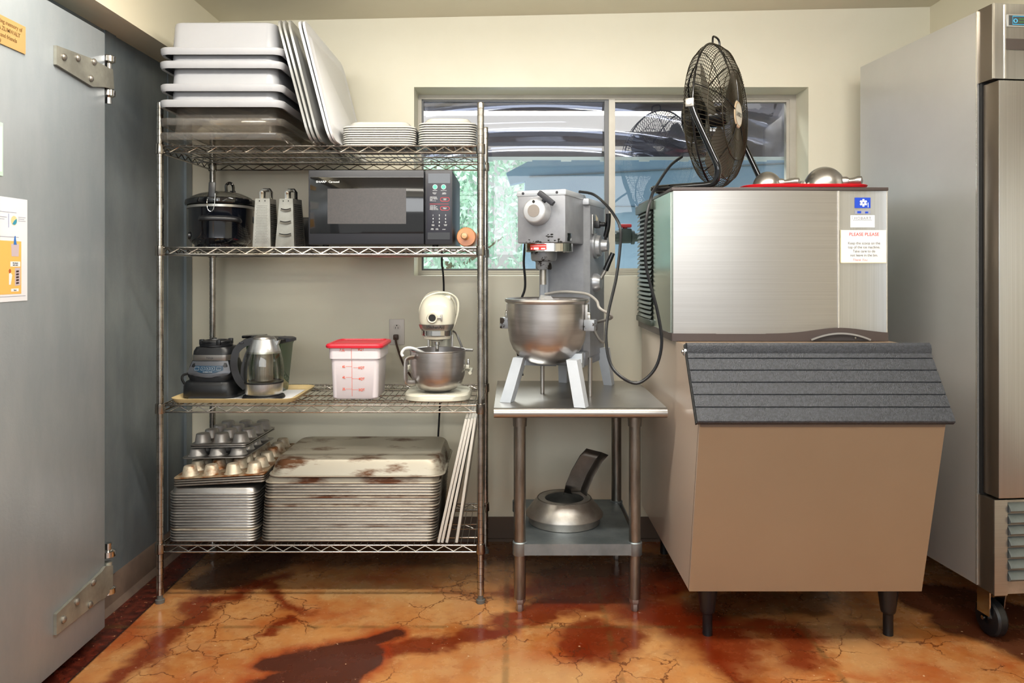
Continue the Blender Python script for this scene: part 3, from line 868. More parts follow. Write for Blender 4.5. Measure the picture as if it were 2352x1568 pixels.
def grater(label, loc, wb, db, wt, dt, h, rz, kind):
    g = thing('box_grater', label, 'grater', loc, R(rz), 'box graters')
    def side(u0, y0, u1, y1):  # front panel helper
        pass
    B0 = [(-wb / 2, -db / 2), (wb / 2, -db / 2), (wb / 2, db / 2), (-wb / 2, db / 2)]; T0 = [(-wt / 2, -dt / 2), (wt / 2, -dt / 2), (wt / 2, dt / 2), (-wt / 2, dt / 2)]
    names = ['front_face', 'side_face', 'rear_face', 'side_face']
    for k in range(4):
        a, c = B0[k], B0[(k + 1) % 4]; d, e = T0[k], T0[(k + 1) % 4]
        b = MB()
        A, C, D, E = Vector((*a, 0)), Vector((*c, 0)), Vector((*d, h)), Vector((*e, h))
        nrm = (C - A).cross(D - A).normalized()
        b.quad(A, C, E, D)
        P = lambda u, w_: A.lerp(C, u).lerp(D.lerp(E, u), w_)
        if k == 0 and kind == 0:
            for j in range(24):
                for i in range(9):
                    u = (i + .5 + .5 * (j % 2)) / 10; w_ = .08 + .80 * j / 24
                    q_ = P(.12 + .76 * u, w_) + nrm * .0006; b.mi = 1
                    b.f([b.v(q_ + (C - A).normalized() * dx + Vector((0, 0, dz))) for dx, dz in ((-.0011, 0), (0, -.0017), (.0011, 0), (0, .0017))])
        elif k == 0:
            for w_ in (.25, .51, .77):
                b.mi = 1
                pts = [P(u, w_ + .012 + .022 * (1 - math.sin(PI * (u - .16) / .68)) ) + nrm * .0006 for u in [.16 + .68 * t_ / 8 for t_ in range(9)]]
                pt2 = [q_ + Vector((0, 0, -.0036)) for q_ in pts]
                for i in range(8): b.quad(pts[i], pts[i + 1], pt2[i + 1], pt2[i])
                b.mi = 0
                l3 = [q_ + nrm * .006 + Vector((0, 0, -.011)) for q_ in pts]
                for i in range(8): b.quad(pt2[i], pt2[i + 1], l3[i + 1], l3[i])
        elif k in (1, 3):
            for j in range(21):
                for i in range(5 if kind else 6):
                    u = (i + .5) / (5 if kind else 6); w_ = .04 + .88 * j / 21; q_ = P(.12 + .76 * u, w_)
                    b.mi = 1
                    b.f([b.v(q_ + nrm * .0006 + (C - A).normalized() * dx + Vector((0, 0, dz))) for dx, dz in ((-.006, -.0026), (.006, -.0026), (.006, .0022), (-.006, .0022))])
                    b.mi = 0
                    q2 = q_ + Vector((0, 0, -.0025)); s_ = (C - A).normalized()
                    b.f([b.v(q2 - s_ * .004), b.v(q2 + s_ * .004), b.v(q2 + nrm * .0045 + Vector((0, 0, .002)))])
        b.mi = 1 if k == 0 else 0
        if k == 0:
            for u in (.3, .68):
                q_ = P(u, .95) + nrm * .0006
                b.f([b.v(q_ + Vector((dx, 0, dz))) for dx, dz in ((-.0018, -.0025), (.0018, -.0025), (.0018, .0025), (-.0018, .0025))])
        b.build(names[k], [GR, HOLE], g, smooth=False)
    b = MB(); zt = h
    b.tube([( -wt * .22, 0, zt - .004), (-wt * .22, 0, zt + .026), (-wt * .1, 0, zt + .034), (wt * .3, 0, zt + .034), (wt * .4, 0, zt + .026), (wt * .4, 0, zt - .004)], .012, 8, flat=.5)
    b.build('handle', CHROMEP, g)
    b = MB().loft([(wt, dt, h, .004), (wt - .012, dt - .012, h + .001, .003)], cap1=True); b.build('top_cap', GR, g)
    return g


grater('box grater with fine round holes facing out, beside the slow cooker', (-.938, 2.925, z2), .071, .075, .057, .058, .182, -6, 0)
grater('box grater with three curved slicing slots facing out, beside the microwave', (-.846, 2.935, z2), .078, .092, .055, .07, .182, -12, 1)
b = MB().loft([(.075, .11, 0, .02), (.08, .12, .01, .02), (.08, .12, .115, .02), (.07, .11, .122, .018)], cap0=True)
tag(b.build('black_canister', BLACKP, None, (-.812, 3.12, z2)), 'small black container half hidden between grater and microwave', 'container')

# ------------------------------------------------------------------ third shelf
z3 = SH[2] + .0003
TRAYC = M('beige fibreglass tray', (222, 198, 148), .45, 0, c2=(206, 180, 128), vs=9)
tw, td = .468, .352
b = MB().loft([(tw - .03, td - .03, .0, .035), (tw - .02, td - .02, .001, .04), (tw, td, .015, .045), (tw + .002, td + .002, .018, .045), (tw - .004, td - .004, .0185, .044), (tw - .028, td - .028, .006, .036), (tw - .034, td - .034, .0045, .034)], cap0=True, n=6)
tray = tag(b.build('cafeteria_tray', TRAYC, None, (-1.05, 2.862 + td / 2, z3)), 'beige cafeteria tray under the kettle and blender', 'tray')
zt = z3 + .0048
b = MB(); b.box(-.19, .20, -.12, .118, 0, .0012)
tag(b.build('paper_liner', PAPER, None, (-1.05, 2.862 + td / 2, zt), smooth=False), 'white paper sheet lying in the beige tray', 'paper')
zt += .0014

# blender base
bl = thing('blender', 'black and silver blender motor base without jar, on beige tray', 'blender', (-1.166, 3.03, zt))
SILV = M('silver plastic', (92, 94, 100), .36, .4)
MB().loft([(.205, .19, .0, .05), (.212, .2, .008, .05), (.21, .198, .045, .05), (.196, .184, .062, .05), (.18, .17, .066, .05)], cap0=True, n=6).build('base_skirt', BLACKP, bl)
body = MB().loft([(.17, .165, .064, .045), (.178, .165, .075, .045), (.184, .164, .082, .04), (.172, .15, .12, .036), (.148, .13, .150, .03), (.146, .128, .178, .03)], n=6).build('motor_housing', BLACKP, bl)
b = MB()
# raised silver shield on the sloping front
fr = []
for z, hw_, y in ((.080, .03, -.0868), (.084, .062, -.0866), (.092, .078, -.086), (.1, .083, -.0845), (.122, .0745, -.0762), (.138, .069, -.0725), (.140, .069, -.0715)):
    fr.append([b.v((-hw_ + 2 * hw_ * i / 8, y - .002 + .012 * abs(-1 + 2 * i / 8) ** 3, z)) for i in range(9)])
for i in range(6): b.bridge(fr[i], fr[i + 1], closed=False)
fp = b.build('front_panel', SILV, bl)
b = MB(); q_ = []
for z, hw_, y in ((.097, .036, -.0893), (.1, .048, -.0885), (.108, .057, -.0858), (.121, .054, -.0812), (.124, .052, -.080)):
    q_.append([b.v((-hw_ + 2 * hw_ * i / 6, y + .006 * abs(-1 + 2 * i / 6) ** 3, z)) for i in range(7)])
for i in range(4): b.bridge(q_[i], q_[i + 1], closed=False)
kp = b.build('keypad', M('blue keypad', (34, 62, 84), .35), bl)
for i, x in enumerate((-.043, -.02, -.001, .018, .041)):
    b = MB(); w_ = .008 if i in (0, 4) else .0068
    b.tube([(x - w_, -.0862, .1085), (x + w_, -.0862, .1085), (x + w_, -.0825, .1195), (x - w_, -.0825, .1195)], .0004, 4, closed=True); b.build('button', INKW, kp)
text('1', .006, INKW, kp, (-.0215, -.0862, .112)); text('2', .006, INKW, kp, (-.0025, -.0862, .112)); text('3', .006, INKW, kp, (.0165, -.0862, .112))
text('ICE CRUSH / PULSE', .0042, INKW, kp, (0, -.0895, .1), align='CENTER')
b = MB(); b.loft([(.152, .135, .142, .03), (.153, .136, .143, .03), (.152, .135, .163, .03), (.15, .133, .164, .03)], cap1=False, n=6); sb = b.build('steel_band', STEEL, bl)
text('Ninja', .0125, M('badge grey', (90, 90, 92), .4), sb, (0, -.0692, .149), align='CENTER', bold=.01, shear=.2)
MB().loft([(.150, .132, .164, .03), (.146, .128, .178, .03), (.132, .116, .192, .03), (.12, .1, .193, .03)], n=6).build('shoulder', BLACKP, bl)
b = MB().lathe([(.058, .19), (.062, .194), (.062, .2), (.055, .203), (.055, .209), (.058, .211), (.056, .216), (.04, .217), (.038, .212), (.0001, .212)], 28)
for a in range(0, 360, 90): b.rbox(.054 * math.cos(R(a + 30)) - .008, .054 * math.cos(R(a + 30)) + .008, .054 * math.sin(R(a + 30)) - .008, .054 * math.sin(R(a + 30)) + .008, .2, .221, .002)
b.build('coupling', BLACKP, bl)
MB().tube(smoothpath([(-.085, -.04, .09), (-.108, -.05, .085), (-.112, -.055, .07), (-.104, -.05, .05)], 5), .005, 6).build('cord', BLACKR, bl)

# kettle
kt = thing('electric_kettle', 'glass and steel electric kettle with black handle on the tray', 'kettle', (-.955, 2.956, zt))
MB().lathe([(.0001, 0), (.078, 0), (.08, .004), (.076, .012), (.062, .016), (.0001, .016)], 36).build('power_base', BLACKP, kt)
kz = .016
MB().lathe([(.066, kz), (.069, kz + .004), (.0715, kz + .036), (.072, kz + .044), (.068, kz + .046), (.0001, kz + .040)], 40, cap0=True).build('steel_bottom', STEELV, kt)
MB().lathe([(.0715, kz + .046), (.0755, kz + .075), (.075, kz + .1), (.07, kz + .135), (.0625, kz + .165)], 40).build('glass_wall', glassy('kettle glass', (236, 236, 228), .06, edge=.55, rough=.01), kt)
MB().lathe([(.0728, kz + .044), (.0735, kz + .047), (.0728, kz + .05), (.071, kz + .05)], 40).build('black_gasket', BLACKR, kt)
MB().lathe([(.0635, kz + .158), (.0632, kz + .162), (.056, kz + .185), (.047, kz + .207), (.0455, kz + .211), (.043, kz + .212)], 40).build('steel_collar', STEELV, kt)
MB().lathe([(.0435, kz + .211), (.038, kz + .219), (.02, kz + .2235), (.0001, kz + .2245)], 32).build('lid', STEEL, kt)
MB().prism([(.030, kz + .196), (.062, kz + .207), (.058, kz + .196), (.045, kz + .172)], -.012, .012, 'Y').build('spout', STEELV, kt)
MB().lathe([(.0001, kz + .052), (.033, kz + .052), (.034, kz + .055), (.034, kz + .16)], 28, (.0, 0, 0)).build('tea_infuser', M('fine steel mesh', (190, 186, 180), .35, .85, c2=(150, 146, 140), vs=30, vstretch=(8, 8, .4)), kt)
b = MB()
hp = smoothpath([(-.030, -.012, kz + .205), (-.062, -.022, kz + .198), (-.092, -.032, kz + .172), (-.102, -.036, kz + .13), (-.098, -.034, kz + .09), (-.084, -.03, kz + .055), (-.062, -.022, kz + .028)], 6)
b.sweep(hp, .026, .020, up=(.30, -.95, .01)); b.build('handle', BLACKP, kt)
b = MB().sweep(smoothpath([(-.036, -.014, kz + .192), (-.055, -.02, kz + .15), (-.067, -.025, kz + .1), (-.068, -.025, kz + .04)], 6), .024, .007, up=(.3, -.95, .01)); b.build('handle_spine', BLACKP, kt)
b = MB().rbox(-.082, -.066, -.042, -.024, kz + .196, kz + .202, .002); b.build('switch', DARKG, kt)

# blender jar
JAR = glassy('smoky green jar plastic', (150, 176, 150), .06, (96, 116, 96), .30, .05, .45)
jr = thing('blender_jar', 'tall smoky green blender jar with black lid behind the kettle', 'jar', (-.985, 3.124, zt), R(-8))
MB().loft([(.115, .115, .0, .02), (.118, .118, .004, .02), (.15, .15, .19, .025), (.156, .156, .198, .025), (.156, .156, .204, .025)], n=5).build('pitcher', JAR, jr)
MB().loft([(.10, .1, .004, .02), (.11, .11, .02, .02), (.11, .11, .03, .02)], cap0=True, n=5).build('jar_foot', BLACKP, jr)
lidj = MB().loft([(.162, .162, .2, .025), (.164, .164, .202, .025), (.164, .164, .214, .025), (.15, .15, .217, .02)], cap0=True, n=5).build('lid', BLACKP, jr)
MB().rbox(-.10, -.03, -.045, .045, .216, .228, .004).build('lid_lever', BLACKG, lidj)
MB().prism([(.055, .2), (.10, .205), (.10, .216), (.05, .222)], -.03, .03, 'Y').build('pour_spout', DARKG, lidj)
MB().lathe([(.006, .03), (.006, .18)], 8).build('blade_shaft', DARKG, jr)

# 8 quart container
ct = thing('food_container', 'translucent measuring container with bright red lid on the wire shelf', 'container', (-.606, 2.955 + .098, z3))
POLY = M('milky polypropylene', (236, 228, 232), .35, 0, sub=.3)
MB().loft([(.166, .176, .0, .02), (.176, .186, .006, .022), (.186, .2, .155, .02), (.198, .212, .157, .02), (.2, .214, .205, .02)], cap0=True, cap1=False, n=5).build('tub', POLY, ct)
MB().loft([(.16, .17, .004, .02), (.168, .178, .006, .02), (.171, .182, .06, .02)], cap0=True, n=5).build('white_contents', M('white flour', (246, 244, 242), .8), ct)
MB().loft([(.214, .226, .198, .02), (.22, .232, .2, .022), (.222, .234, .208, .022), (.214, .226, .214, .02), (.19, .205, .216, .018), (.186, .2, .211, .018), (.176, .19, .211, .016)], cap0=True, n=5).build('lid', REDP, ct)
yv_ = lambda z: -.093 - .007 * z / .155 - .0008 if z < .156 else -.1078
b = MB()
b.quad((-.0105, -.0942, .012), (-.0092, -.0942, .012), (-.0092, -.1009, .152), (-.0105, -.1009, .152)); b.quad((-.0105, -.1078, .158), (-.0092, -.1078, .158), (-.0092, -.1085, .2), (-.0105, -.1085, .2))
for z, s_ in ((.040, -1), (.037, 1), (.085, -1), (.0795, 1), (.127, -1), (.1225, 1), (.192, -1), (.195, 1)):
    x0, x1 = sorted((-.010 + s_ * (.0004 if z != .1225 else .006), -.010 + s_ * .024)); b.quad((x0, yv_(z) - .0004, z), (x1, yv_(z) - .0004, z), (x1, yv_(z) - .0004, z + .001), (x0, yv_(z) - .0004, z + .001))
b.build('scale_lines', INKO, ct, smooth=False)
for s_, z, al, x in (('2L', .036, 'RIGHT', -.035), ('2QT', .033, 'LEFT', .015), ('4L', .081, 'RIGHT', -.035), ('4QT', .0755, 'LEFT', .015), ('6L', .123, 'RIGHT', -.035), ('6QT', .1185, 'LEFT', .015), ('7.5L', .187, 'RIGHT', -.035), ('8QT', .190, 'LEFT', .015)):
    text(s_, .0125, INKO, ct, (x, yv_(z) - .0008, z), align=al, bold=.016, shear=.15 if s_[-1] == 'L' else 0)

# stand mixer
sx0 = -.288
st = thing('stand_mixer', 'cream bowl-lift stand mixer with steel bowl on the third shelf', 'mixer', (sx0, 3.02, z3))
b = MB(); prv = None
for z, k in ((0, .96), (.004, 1), (.02, 1), (.027, .96), (.029, .9)):
    rg = b.ring([(x * k, y * k, z) for x, y in [(.128 * math.copysign(abs(math.cos(R(a))) ** .62, math.cos(R(a))), .132 * math.copysign(abs(math.sin(R(a))) ** .62, math.sin(R(a)))) for a in range(0, 360, 8)]])
    if prv: b.bridge(prv, rg)
    else: b.f(rg)
    prv = rg
b.f(prv); b.build('base_plate', CREAM, st)
b = MB().loft([(.12, .07, .026, .03, 0, .105), (.085, .06, .06, .025, 0, .108), (.08, .058, .24, .025, 0, .105)], n=5); b.build('column', CREAM, st)
for s_ in (-1, 1): MB().rbox(s_ * .047 - .005, s_ * .047 + .005, .062, .076, .1, .262, .002).build('slide_rail', DULLST, st)
hz, hy = .318, .0
b = MB(); prv = None
# motor head: rounded capsule along y
for y, k, dz in ((-.128, .28, -.008), (-.124, .55, -.006), (-.114, .8, -.003), (-.09, .96, 0), (-.05, 1, 0), (.05, 1, 0), (.11, .95, 0), (.15, .8, 0), (.17, .5, 0), (.176, .2, 0)):
    rg = b.ring([(.069 * k * math.copysign(abs(math.cos(R(a))) ** .8, math.cos(R(a))), y, hz + dz + (.086 if math.sin(R(a)) > 0 else .074) * k * math.copysign(abs(math.sin(R(a))) ** .8, math.sin(R(a)))) for a in range(0, 360, 10)])
    if prv: b.bridge(prv, rg)
    else: b.f(rg)
    prv = rg
b.f(prv); b.build('motor_head', CREAM, st)
def band(z0, z1, nm, m, g=1.012):
    b = MB(); rows = []
    for z in (z0, (z0 + z1) / 2, z1):
        zz = (z - hz) / .074; k = max(1 - abs(zz) ** 2.5, .05) ** (1 / 2.5)
        pts = []
        for i in range(13):
            a = -PI * i / 12   # front half
            pts.append(b.v((.069 * k * g * math.cos(a), -.085 + .047 * k * math.sin(a) * 1.0 - .002, z)))
        rows.append(pts)
    for i in range(2): b.bridge(rows[i], rows[i + 1], closed=False)
    return b.build(nm, m, st)
bd = band(.272, .292, 'trim_band', STEEL, 1.02)
text('KitchenAid', .0165, INK, bd, (0, -.1325, .277), align='CENTER', bold=.02, name='lettering', xs=.92)
b = MB().lathe([(.060, .268), (.060, .250), (.056, .247)], 32, (0, -.07, 0)).build('planetary_ring', CHROMEP, st)
MB().lathe([(.056, .249), (.052, .236), (.022, .228), (.02, .224), (.0001, .224)], 32, (0, -.07, 0)).build('planetary_hub', CREAM, st)
MB().lathe([(.010, .226), (.010, .212), (.0075, .21), (.0075, .186), (.0001, .185)], 16, (0, -.07, 0)).build('beater_shaft', CHROMEP, st)
hub = MB().lathe([(.021, .01), (.021, -.008), (.018, -.012), (.014, -.011), (.0135, .004), (.0001, .004)], 28, (-.012, -.124, .318), 'Y').build('attachment_hub', CREAM, st)
MB().lathe([(.0001, 0), (.0134, 0)], 20, (-.012, -.133, .318), 'Y').build('socket', BLACKR, hub)
b = MB().cyl((.008, -.132, .318), (.022, -.132, .318), .003).rbox(.02, .026, -.136, -.128, .305, .331, .002); b.build('hub_knob', DULLST, hub)
bw = MB().lathe([(.0001, .032), (.05, .032), (.075, .042), (.094, .062), (.104, .092), (.107, .13), (.1075, .185), (.110, .188), (.1095, .191), (.105, .19), (.104, .13), (.1, .094), (.09, .064), (.07, .046), (.0001, .038)], 48, (0, -.038, 0)).build('bowl', BOWLST, st)
MB().tube(smoothpath([(-.085, -.11, .168), (-.106, -.125, .165), (-.112, -.128, .15), (-.112, -.128, .09), (-.106, -.122, .075), (-.083, -.1, .07)], 5), .0055, 8, flat=2.0).build('bowl_handle', STEEL, bw)
for s_ in (-1, 1):
    br = MB().rbox(s_ * .108, s_ * .122, -.045, -.02, .115, .13, .002).tube([(s_ * .126, -.05, .1), (s_ * .126, .06, .1), (s_ * .06, .1, .1)], .007, 6).build('bowl_arm', CREAM, st)
    MB().lathe([(.0055, .13), (.0055, .138), (.003, .15), (.0001, .151)], 10, (s_ * .118, -.035, 0)).build('locating_pin', CHROMEP, br)
MB().tube(smoothpath([(.04, .07, .252), (.058, .06, .25), (.07, .05, .235), (.088, .05, .19), (.094, .05, .176)], 5), .0045, 8).cyl((.09, .05, .178), (.132, .04, .178), .005).build('lift_lever', STEEL, st)
hk = thing('dough_hook', 'white coated dough hook resting over the rim of the small mixer bowl', 'hook', (sx0, 3.02, z3))
MB().tube(smoothpath([(-.132, -.06, .165), (-.137, -.06, .178), (-.124, -.06, .195), (-.1, -.058, .197), (-.07, -.05, .185), (-.02, -.03, .155), (.02, -.03, .12)], 6), [.005] + [.006] * 35 + [.008], 8).build('hook_body', WHITEP, hk)
b = MB()
crd = smoothpath([(-.058, -.05, .28), (-.066, -.055, .32), (-.066, -.06, .352), (-.045, -.06, .392), (0, -.055, .41), (.045, -.05, .408), (.075, -.045, .385), (.08, -.05, .345), (.07, -.055, .30), (.055, -.055, .265), (.05, -.03, .29), (.068, -.02, .34), (.05, -.02, .392), (0, -.02, .413), (-.045, -.025, .398), (-.07, -.02, .35), (-.066, 0, .3)], 6)
b.tube(crd, .0042, 6)
cdd = b.build('cord', CREAM, st)
MB().rbox(.03, .052, -.064, -.044, .38, .4, .003).build('plug', CREAM, cdd)

# wall outlet and its brown plug
yo = YB - .0002
ou = thing('wall_outlet', 'white duplex outlet on the back wall between container and mixer', 'outlet', (X(912, yo), yo, Z(762, yo)))
MB().rbox(-.0345, .0345, -.007, 0, -.059, .059, .0025).build('cover_plate', M('ivory white plate', (224, 216, 208), .4), ou)
for k, z in enumerate((.022, -.022)):
    so = MB().lathe([(.0165, -.007), (.0165, -.0095), (.0001, -.0095)], 24, (0, 0, z), 'Y', sx=1, sy=.85).build('socket', M('ivory socket', (216, 208, 200), .4), ou)
    if k == 0:
        MB().box(-.007, -.005, -.0099, -.0094, z - .007, z + .002).box(.005, .007, -.0099, -.0094, z - .007, z + .001).cyl((0, -.0094, z + .008), (0, -.0099, z + .008), .0028).build('slots', HOLE, so, smooth=False)
pc = thing('brown_cord', 'brown plug and cord running from the outlet down behind the mixer bowl', 'cord', (X(911, yo), yo, Z(773, yo)))
BRN = M('brown rubber', (72, 48, 36), .5)
MB().rbox(-.011, .011, -.034, -.0105, -.012, .012, .004).build('plug', BRN, pc)
MB().tube(smoothpath([(0, -.03, -.004), (.005, -.04, -.03), (.03, -.05, -.10), (.055, -.05, -.15), (.10, -.03, -.21), (.16, -.02, -.26)], 6), .005, 6).build('cord', BRN, pc)

# ================================================================== BOTTOM SHELF
z4 = SH[3] + .0005
ALU = M('scuffed aluminium sheet', (176, 173, 170), .36, .92, c2=(140, 135, 130), vs=5, vstretch=(.5, 1, 6), rand=True)
ALUR = M('browned aluminium pan', (146, 139, 130), .42, .85, c2=(76, 52, 34), vs=9, vstretch=(.35, 1, 2.2), vlo=.54, vhi=.72, rand=True)
RUST = M('burnt and rusted pan', (168, 158, 142), .5, .6, c2=(86, 46, 20), vs=8, vstretch=(.5, 1, 2.0), vlo=.50, vhi=.64, rand=True)
RUSTD = M('burnt baking steel', (178, 160, 132), .5, .5, c2=(128, 74, 28), vs=16, vlo=.42, vhi=.60, rand=True)


def pan_mesh(w, d, h, taper, r=.03, lip=.0036):
    """sheet pan turned upside down, rolled rim at the bottom"""
    b = MB(); i = 2 * lip
    b.loft([(w - 2 * i, d - 2 * i, .0015, r), (w - i, d - i, .0002, r), (w - .25 * i, d - .25 * i, .0018, r + .004), (w, d, lip, r + .004), (w - .25 * i, d - .25 * i, 2 * lip - .0016, r + .004), (w - i, d - i, 2 * lip, r),
            (w - 2 * i, d - 2 * i, 2 * lip - .001, r), (w - 2 * i - .6 * taper, d - 2 * i - .6 * taper, h * .75, r), (w - 2 * i - taper, d - 2 * i - taper, h - .002, r), (w - 2 * i - taper - .008, d - 2 * i - taper - .008, h, r - .004)], n=5)
    return b


def stack(proto, n, x, y, z, pitch, labeler, grp, dx=.0, jit=.0007, mats=None):
    out = []
    for i in range(n):
        o = proto if i == 0 else proto.copy()
        if i: COL.objects.link(o)
        o.location = (x + dx * i / n + random.uniform(-jit, jit), y + random.uniform(0, jit), z + i * pitch)
        tag(o, labeler(i, n), 'pan', grp); out.append(o)
    return out


def rank(i, n): return 'topmost' if i == n - 1 else ('bottom one' if i == 0 else ORD[n - 1 - i] + ' from the top')


half = pan_mesh(.337, .452, .0255, .014, .034).build('half_sheet_pan', ALU)
hx = -1.292 + .337 / 2
hs = stack(half, 18, hx, 2.872 + .226, z4, .0103, lambda i, n: f'upside-down aluminium sheet pan in the narrow stack, {rank(i, n)}', 'narrow stack of sheet pans on the bottom shelf')
hs[4].material_slots[0].link = 'OBJECT'; hs[4].material_slots[0].material = RUST
full = pan_mesh(.664, .448, .0255, .014, .034).build('full_sheet_pan', ALUR)
fs_ = stack(full, 21, -.948 + .332, 2.872 + .226, z4, .0108, lambda i, n: f'upside-down browned sheet pan in the wide stack, {rank(i, n)}', 'wide stack of sheet pans on the bottom shelf', dx=.016, jit=.0007)
for i in (20, 15, 12):
    fs_[i].material_slots[0].link = 'OBJECT'; fs_[i].material_slots[0].material = RUST
zt_ = z4 + 20 * .0108 + .0255
DEEPP = M('stained roasting pan', (178, 171, 156), .44, .55, c2=(92, 58, 32), vs=11, vstretch=(.5, .8, 2.0), vlo=.52, vhi=.64)
deep = pan_mesh(.668, .452, .062, .040, .05, .004).build('roasting_pan', DEEPP, None, (-.587, 2.866 + .228, zt_ + .001), ang=18); deep.rotation_euler = (0, R(-.0), 0)
tag(deep, 'deep stained roasting pan upside down on top of the wide pan stack', 'pan')

# muffin pans
CUPM = M('baked-on muffin cup', (206, 194, 172), .42, .45, c2=(140, 84, 34), vs=15, vlo=.46, vhi=.66, rand=True)
CUPA = M('clean aluminium cup', (190, 187, 184), .36, .6, c2=(164, 161, 158), vs=6, rand=True)


def muffin(name, label, nx, ny, px, py, w, d, rt, rb_, h, m, mc, loc, rot, cups=True, flange=0., rowsel=None, group=None):
    t_ = thing(name, label, 'pan', loc, 0, group); t_.rotation_euler = rot
    b = MB(); fz = flange
    if flange:
        b.loft([(w - .004, d - .004, .0, .012), (w + .002, d + .002, .001, .013), (w + .003, d + .003, .004, .013), (w + .001, d + .001, .0065, .013), (w - .004, d - .004, .0065, .012), (w - .008, d - .008, .004, .012)], cap0=False, cap1=True, n=4)
        b.M = Matrix.Translation((0, 0, 0))
        zt2 = .0042
    else:
        b.loft([(w, d, .0, .02), (w + .003, d + .003, .0015, .021), (w + .001, d + .001, .004, .02), (w - .006, d - .006, .0042, .018)], cap0=False, cap1=True, n=4); zt2 = .0042
    b.build('sheet', m, t_)
    if cups:
        proto = None
        for j in range(ny):
            for i in range(nx):
                p_ = ((i - (nx - 1) / 2) * px, (j - (ny - 1) / 2) * py, zt2)
                if proto is None:
                    proto = MB().lathe([(rb_ + .003, 0), (rb_, .0015), (rb_ - .002, .005), (rt + .001, h - .004), (rt - .002, h - .0008), (rt - .006, h), (rt * .3, h - .0004), (.0001, h - .0004)], 24).build('cup', mc, t_, p_)
                else:
                    c_ = proto.copy(); COL.objects.link(c_); c_.parent = t_; c_.location = p_
    return t_


zb = z4 + 17 * .0103 + .0255 + .0035
rot24 = (0, R(-2.4), R(2.2))
for i in range(4):
    muffin('muffin_pan', ['dark sheet-rimmed muffin pan, bottom of the four large ones, on the narrow stack', 'dark sheet-rimmed muffin pan, second from the bottom of the four', 'dark sheet-rimmed muffin pan just under the rusty cups', 'rusty large muffin pan upside down with browned cups showing'][i],
           4, 6, .081, .083, .336, .50, .0215, .031, .037, RUSTD if i == 3 else ALUR, CUPM, (-1.1105, 2.868 + .265, zb + .0085 + i * .0088), rot24, cups=(i == 3), flange=1., group='large muffin pans on the narrow stack')
zc = zb + .0085 + 3 * .0088 + .0042 + .037 + .004
m1 = muffin('muffin_pan', 'clean muffin pan upside down, lower of the small ones, lying on rusty cups', 3, 4, .080, .082, .252, .345, .026, .0335, .029, ALU, CUPA, (-1.150, 2.955 + .18, zc + .006), (0, R(-1.6), R(-1)))
zd = zc + .006 + .0042 + .029 + .004
for k in range(2):
    m2 = muffin('muffin_pan', ['clean muffin pan upside down, middle of the small ones, nested under the top one', 'clean muffin pan upside down on the very top, twelve shiny cups showing'][k], 3, 4, .0755, .082, .226, .335, .0245, .0325, .037, ALU, CUPA,
                (-1.137, 2.975 + .17, zd + .002 + k * .007), (0, R(-1.2), R(-2)), cups=(k == 1))

# cutting boards leaning right
BRD = M('white cutting board', (214, 210, 202), .5, 0, c2=(202, 198, 188), vs=4)
bd0 = None
for k, (x, an, lab) in enumerate(((-.2745, 12.67, 'white cutting board leaning nearest the wide pan stack'), (-.261, 12.42, 'second white cutting board from the wide pan stack'),
                                  (-.2435, 11.67, 'third white cutting board from the wide pan stack'), (-.207, 8.6, 'white cutting board leaning nearest the rack post, apart at its foot'))):
    if bd0 is None: bd0 = MB().rbox(-.0052, .0052, 0, .43, 0, .472, .002).build('cutting_board', BRD); o = bd0
    else: o = bd0.copy(); COL.objects.link(o)
    tag(o, lab, 'cutting board', 'white cutting boards on the bottom shelf'); o.location = (x, 2.860, z4 + .0015); o.rotation_euler = (0, R(an), 0)

# ================================================================== STEEL TABLE
tx0, tx1, ty0, ty1, ttz = -.064, .549, 2.705, 3.375, .748
tb = thing('steel_table', 'stainless steel equipment table with lower shelf carrying the grey mixer', 'table', ((tx0 + tx1) / 2, (ty0 + ty1) / 2, 0))
hw, hd = (tx1 - tx0) / 2, (ty1 - ty0) / 2
pr = [(hd, ttz), (-hd + .012, ttz)] + [(-hd + .018 + .018 * math.cos(R(a)), ttz - .018 + .018 * math.sin(R(a))) for a in range(100, 261, 16)] + [(-hd + .03, ttz - .036), (-hd + .03, ttz - .03), (hd - .01, ttz - .03), (hd - .01, ttz - .036), (hd, ttz - .036)]
b = MB().prism(pr, -hw, hw, 'X'); b.build('table_top', STEEL, tb)
lgx, lgy0, lgy1 = (.0285, .4455), 2.787, 3.28
LEGM = M('galvanised leg tube', (150, 146, 138), .34, .9, c2=(112, 106, 98), vs=14, vstretch=(3, 3, .5))
lp = None
for x in lgx:
    for y in (lgy0, lgy1):
        loc = (x - (tx0 + tx1) / 2, y - (ty0 + ty1) / 2, 0)
        if lp is None:
            lp = MB().lathe([(.0205, .046), (.0212, .05), (.0212, ttz - .034)], 24).build('leg', LEGM, tb, loc)
            ft = MB().lathe([(.0001, 0), (.0115, 0), (.0135, .004), (.0135, .026), (.018, .03), (.0205, .036), (.0208, .05)], 6).build('adjustable_foot', DULLST, lp)
            gs = MB().lathe([(.0213, ttz - .078), (.0245, ttz - .078), (.0265, ttz - .034)], 24).build('gusset', LEGM, lp)
        else:
            c_ = lp.copy(); COL.objects.link(c_); c_.location = loc
            for q_ in (ft, gs): d_ = q_.copy(); COL.objects.link(d_); d_.parent = c_
usz = .249
b = MB(); x0, x1, y0, y1 = lgx[0] - (tx0 + tx1) / 2, lgx[1] - (tx0 + tx1) / 2, lgy0 - (ty0 + ty1) / 2, lgy1 - (ty0 + ty1) / 2
b.box(x0 - .005, x1 + .005, y0 - .018, y1 + .018, usz - .004, usz).box(x0, x1, y0 - .022, y0 - .018, usz - .041, usz).box(x0, x1, y1 + .018, y1 + .022, usz - .041, usz)
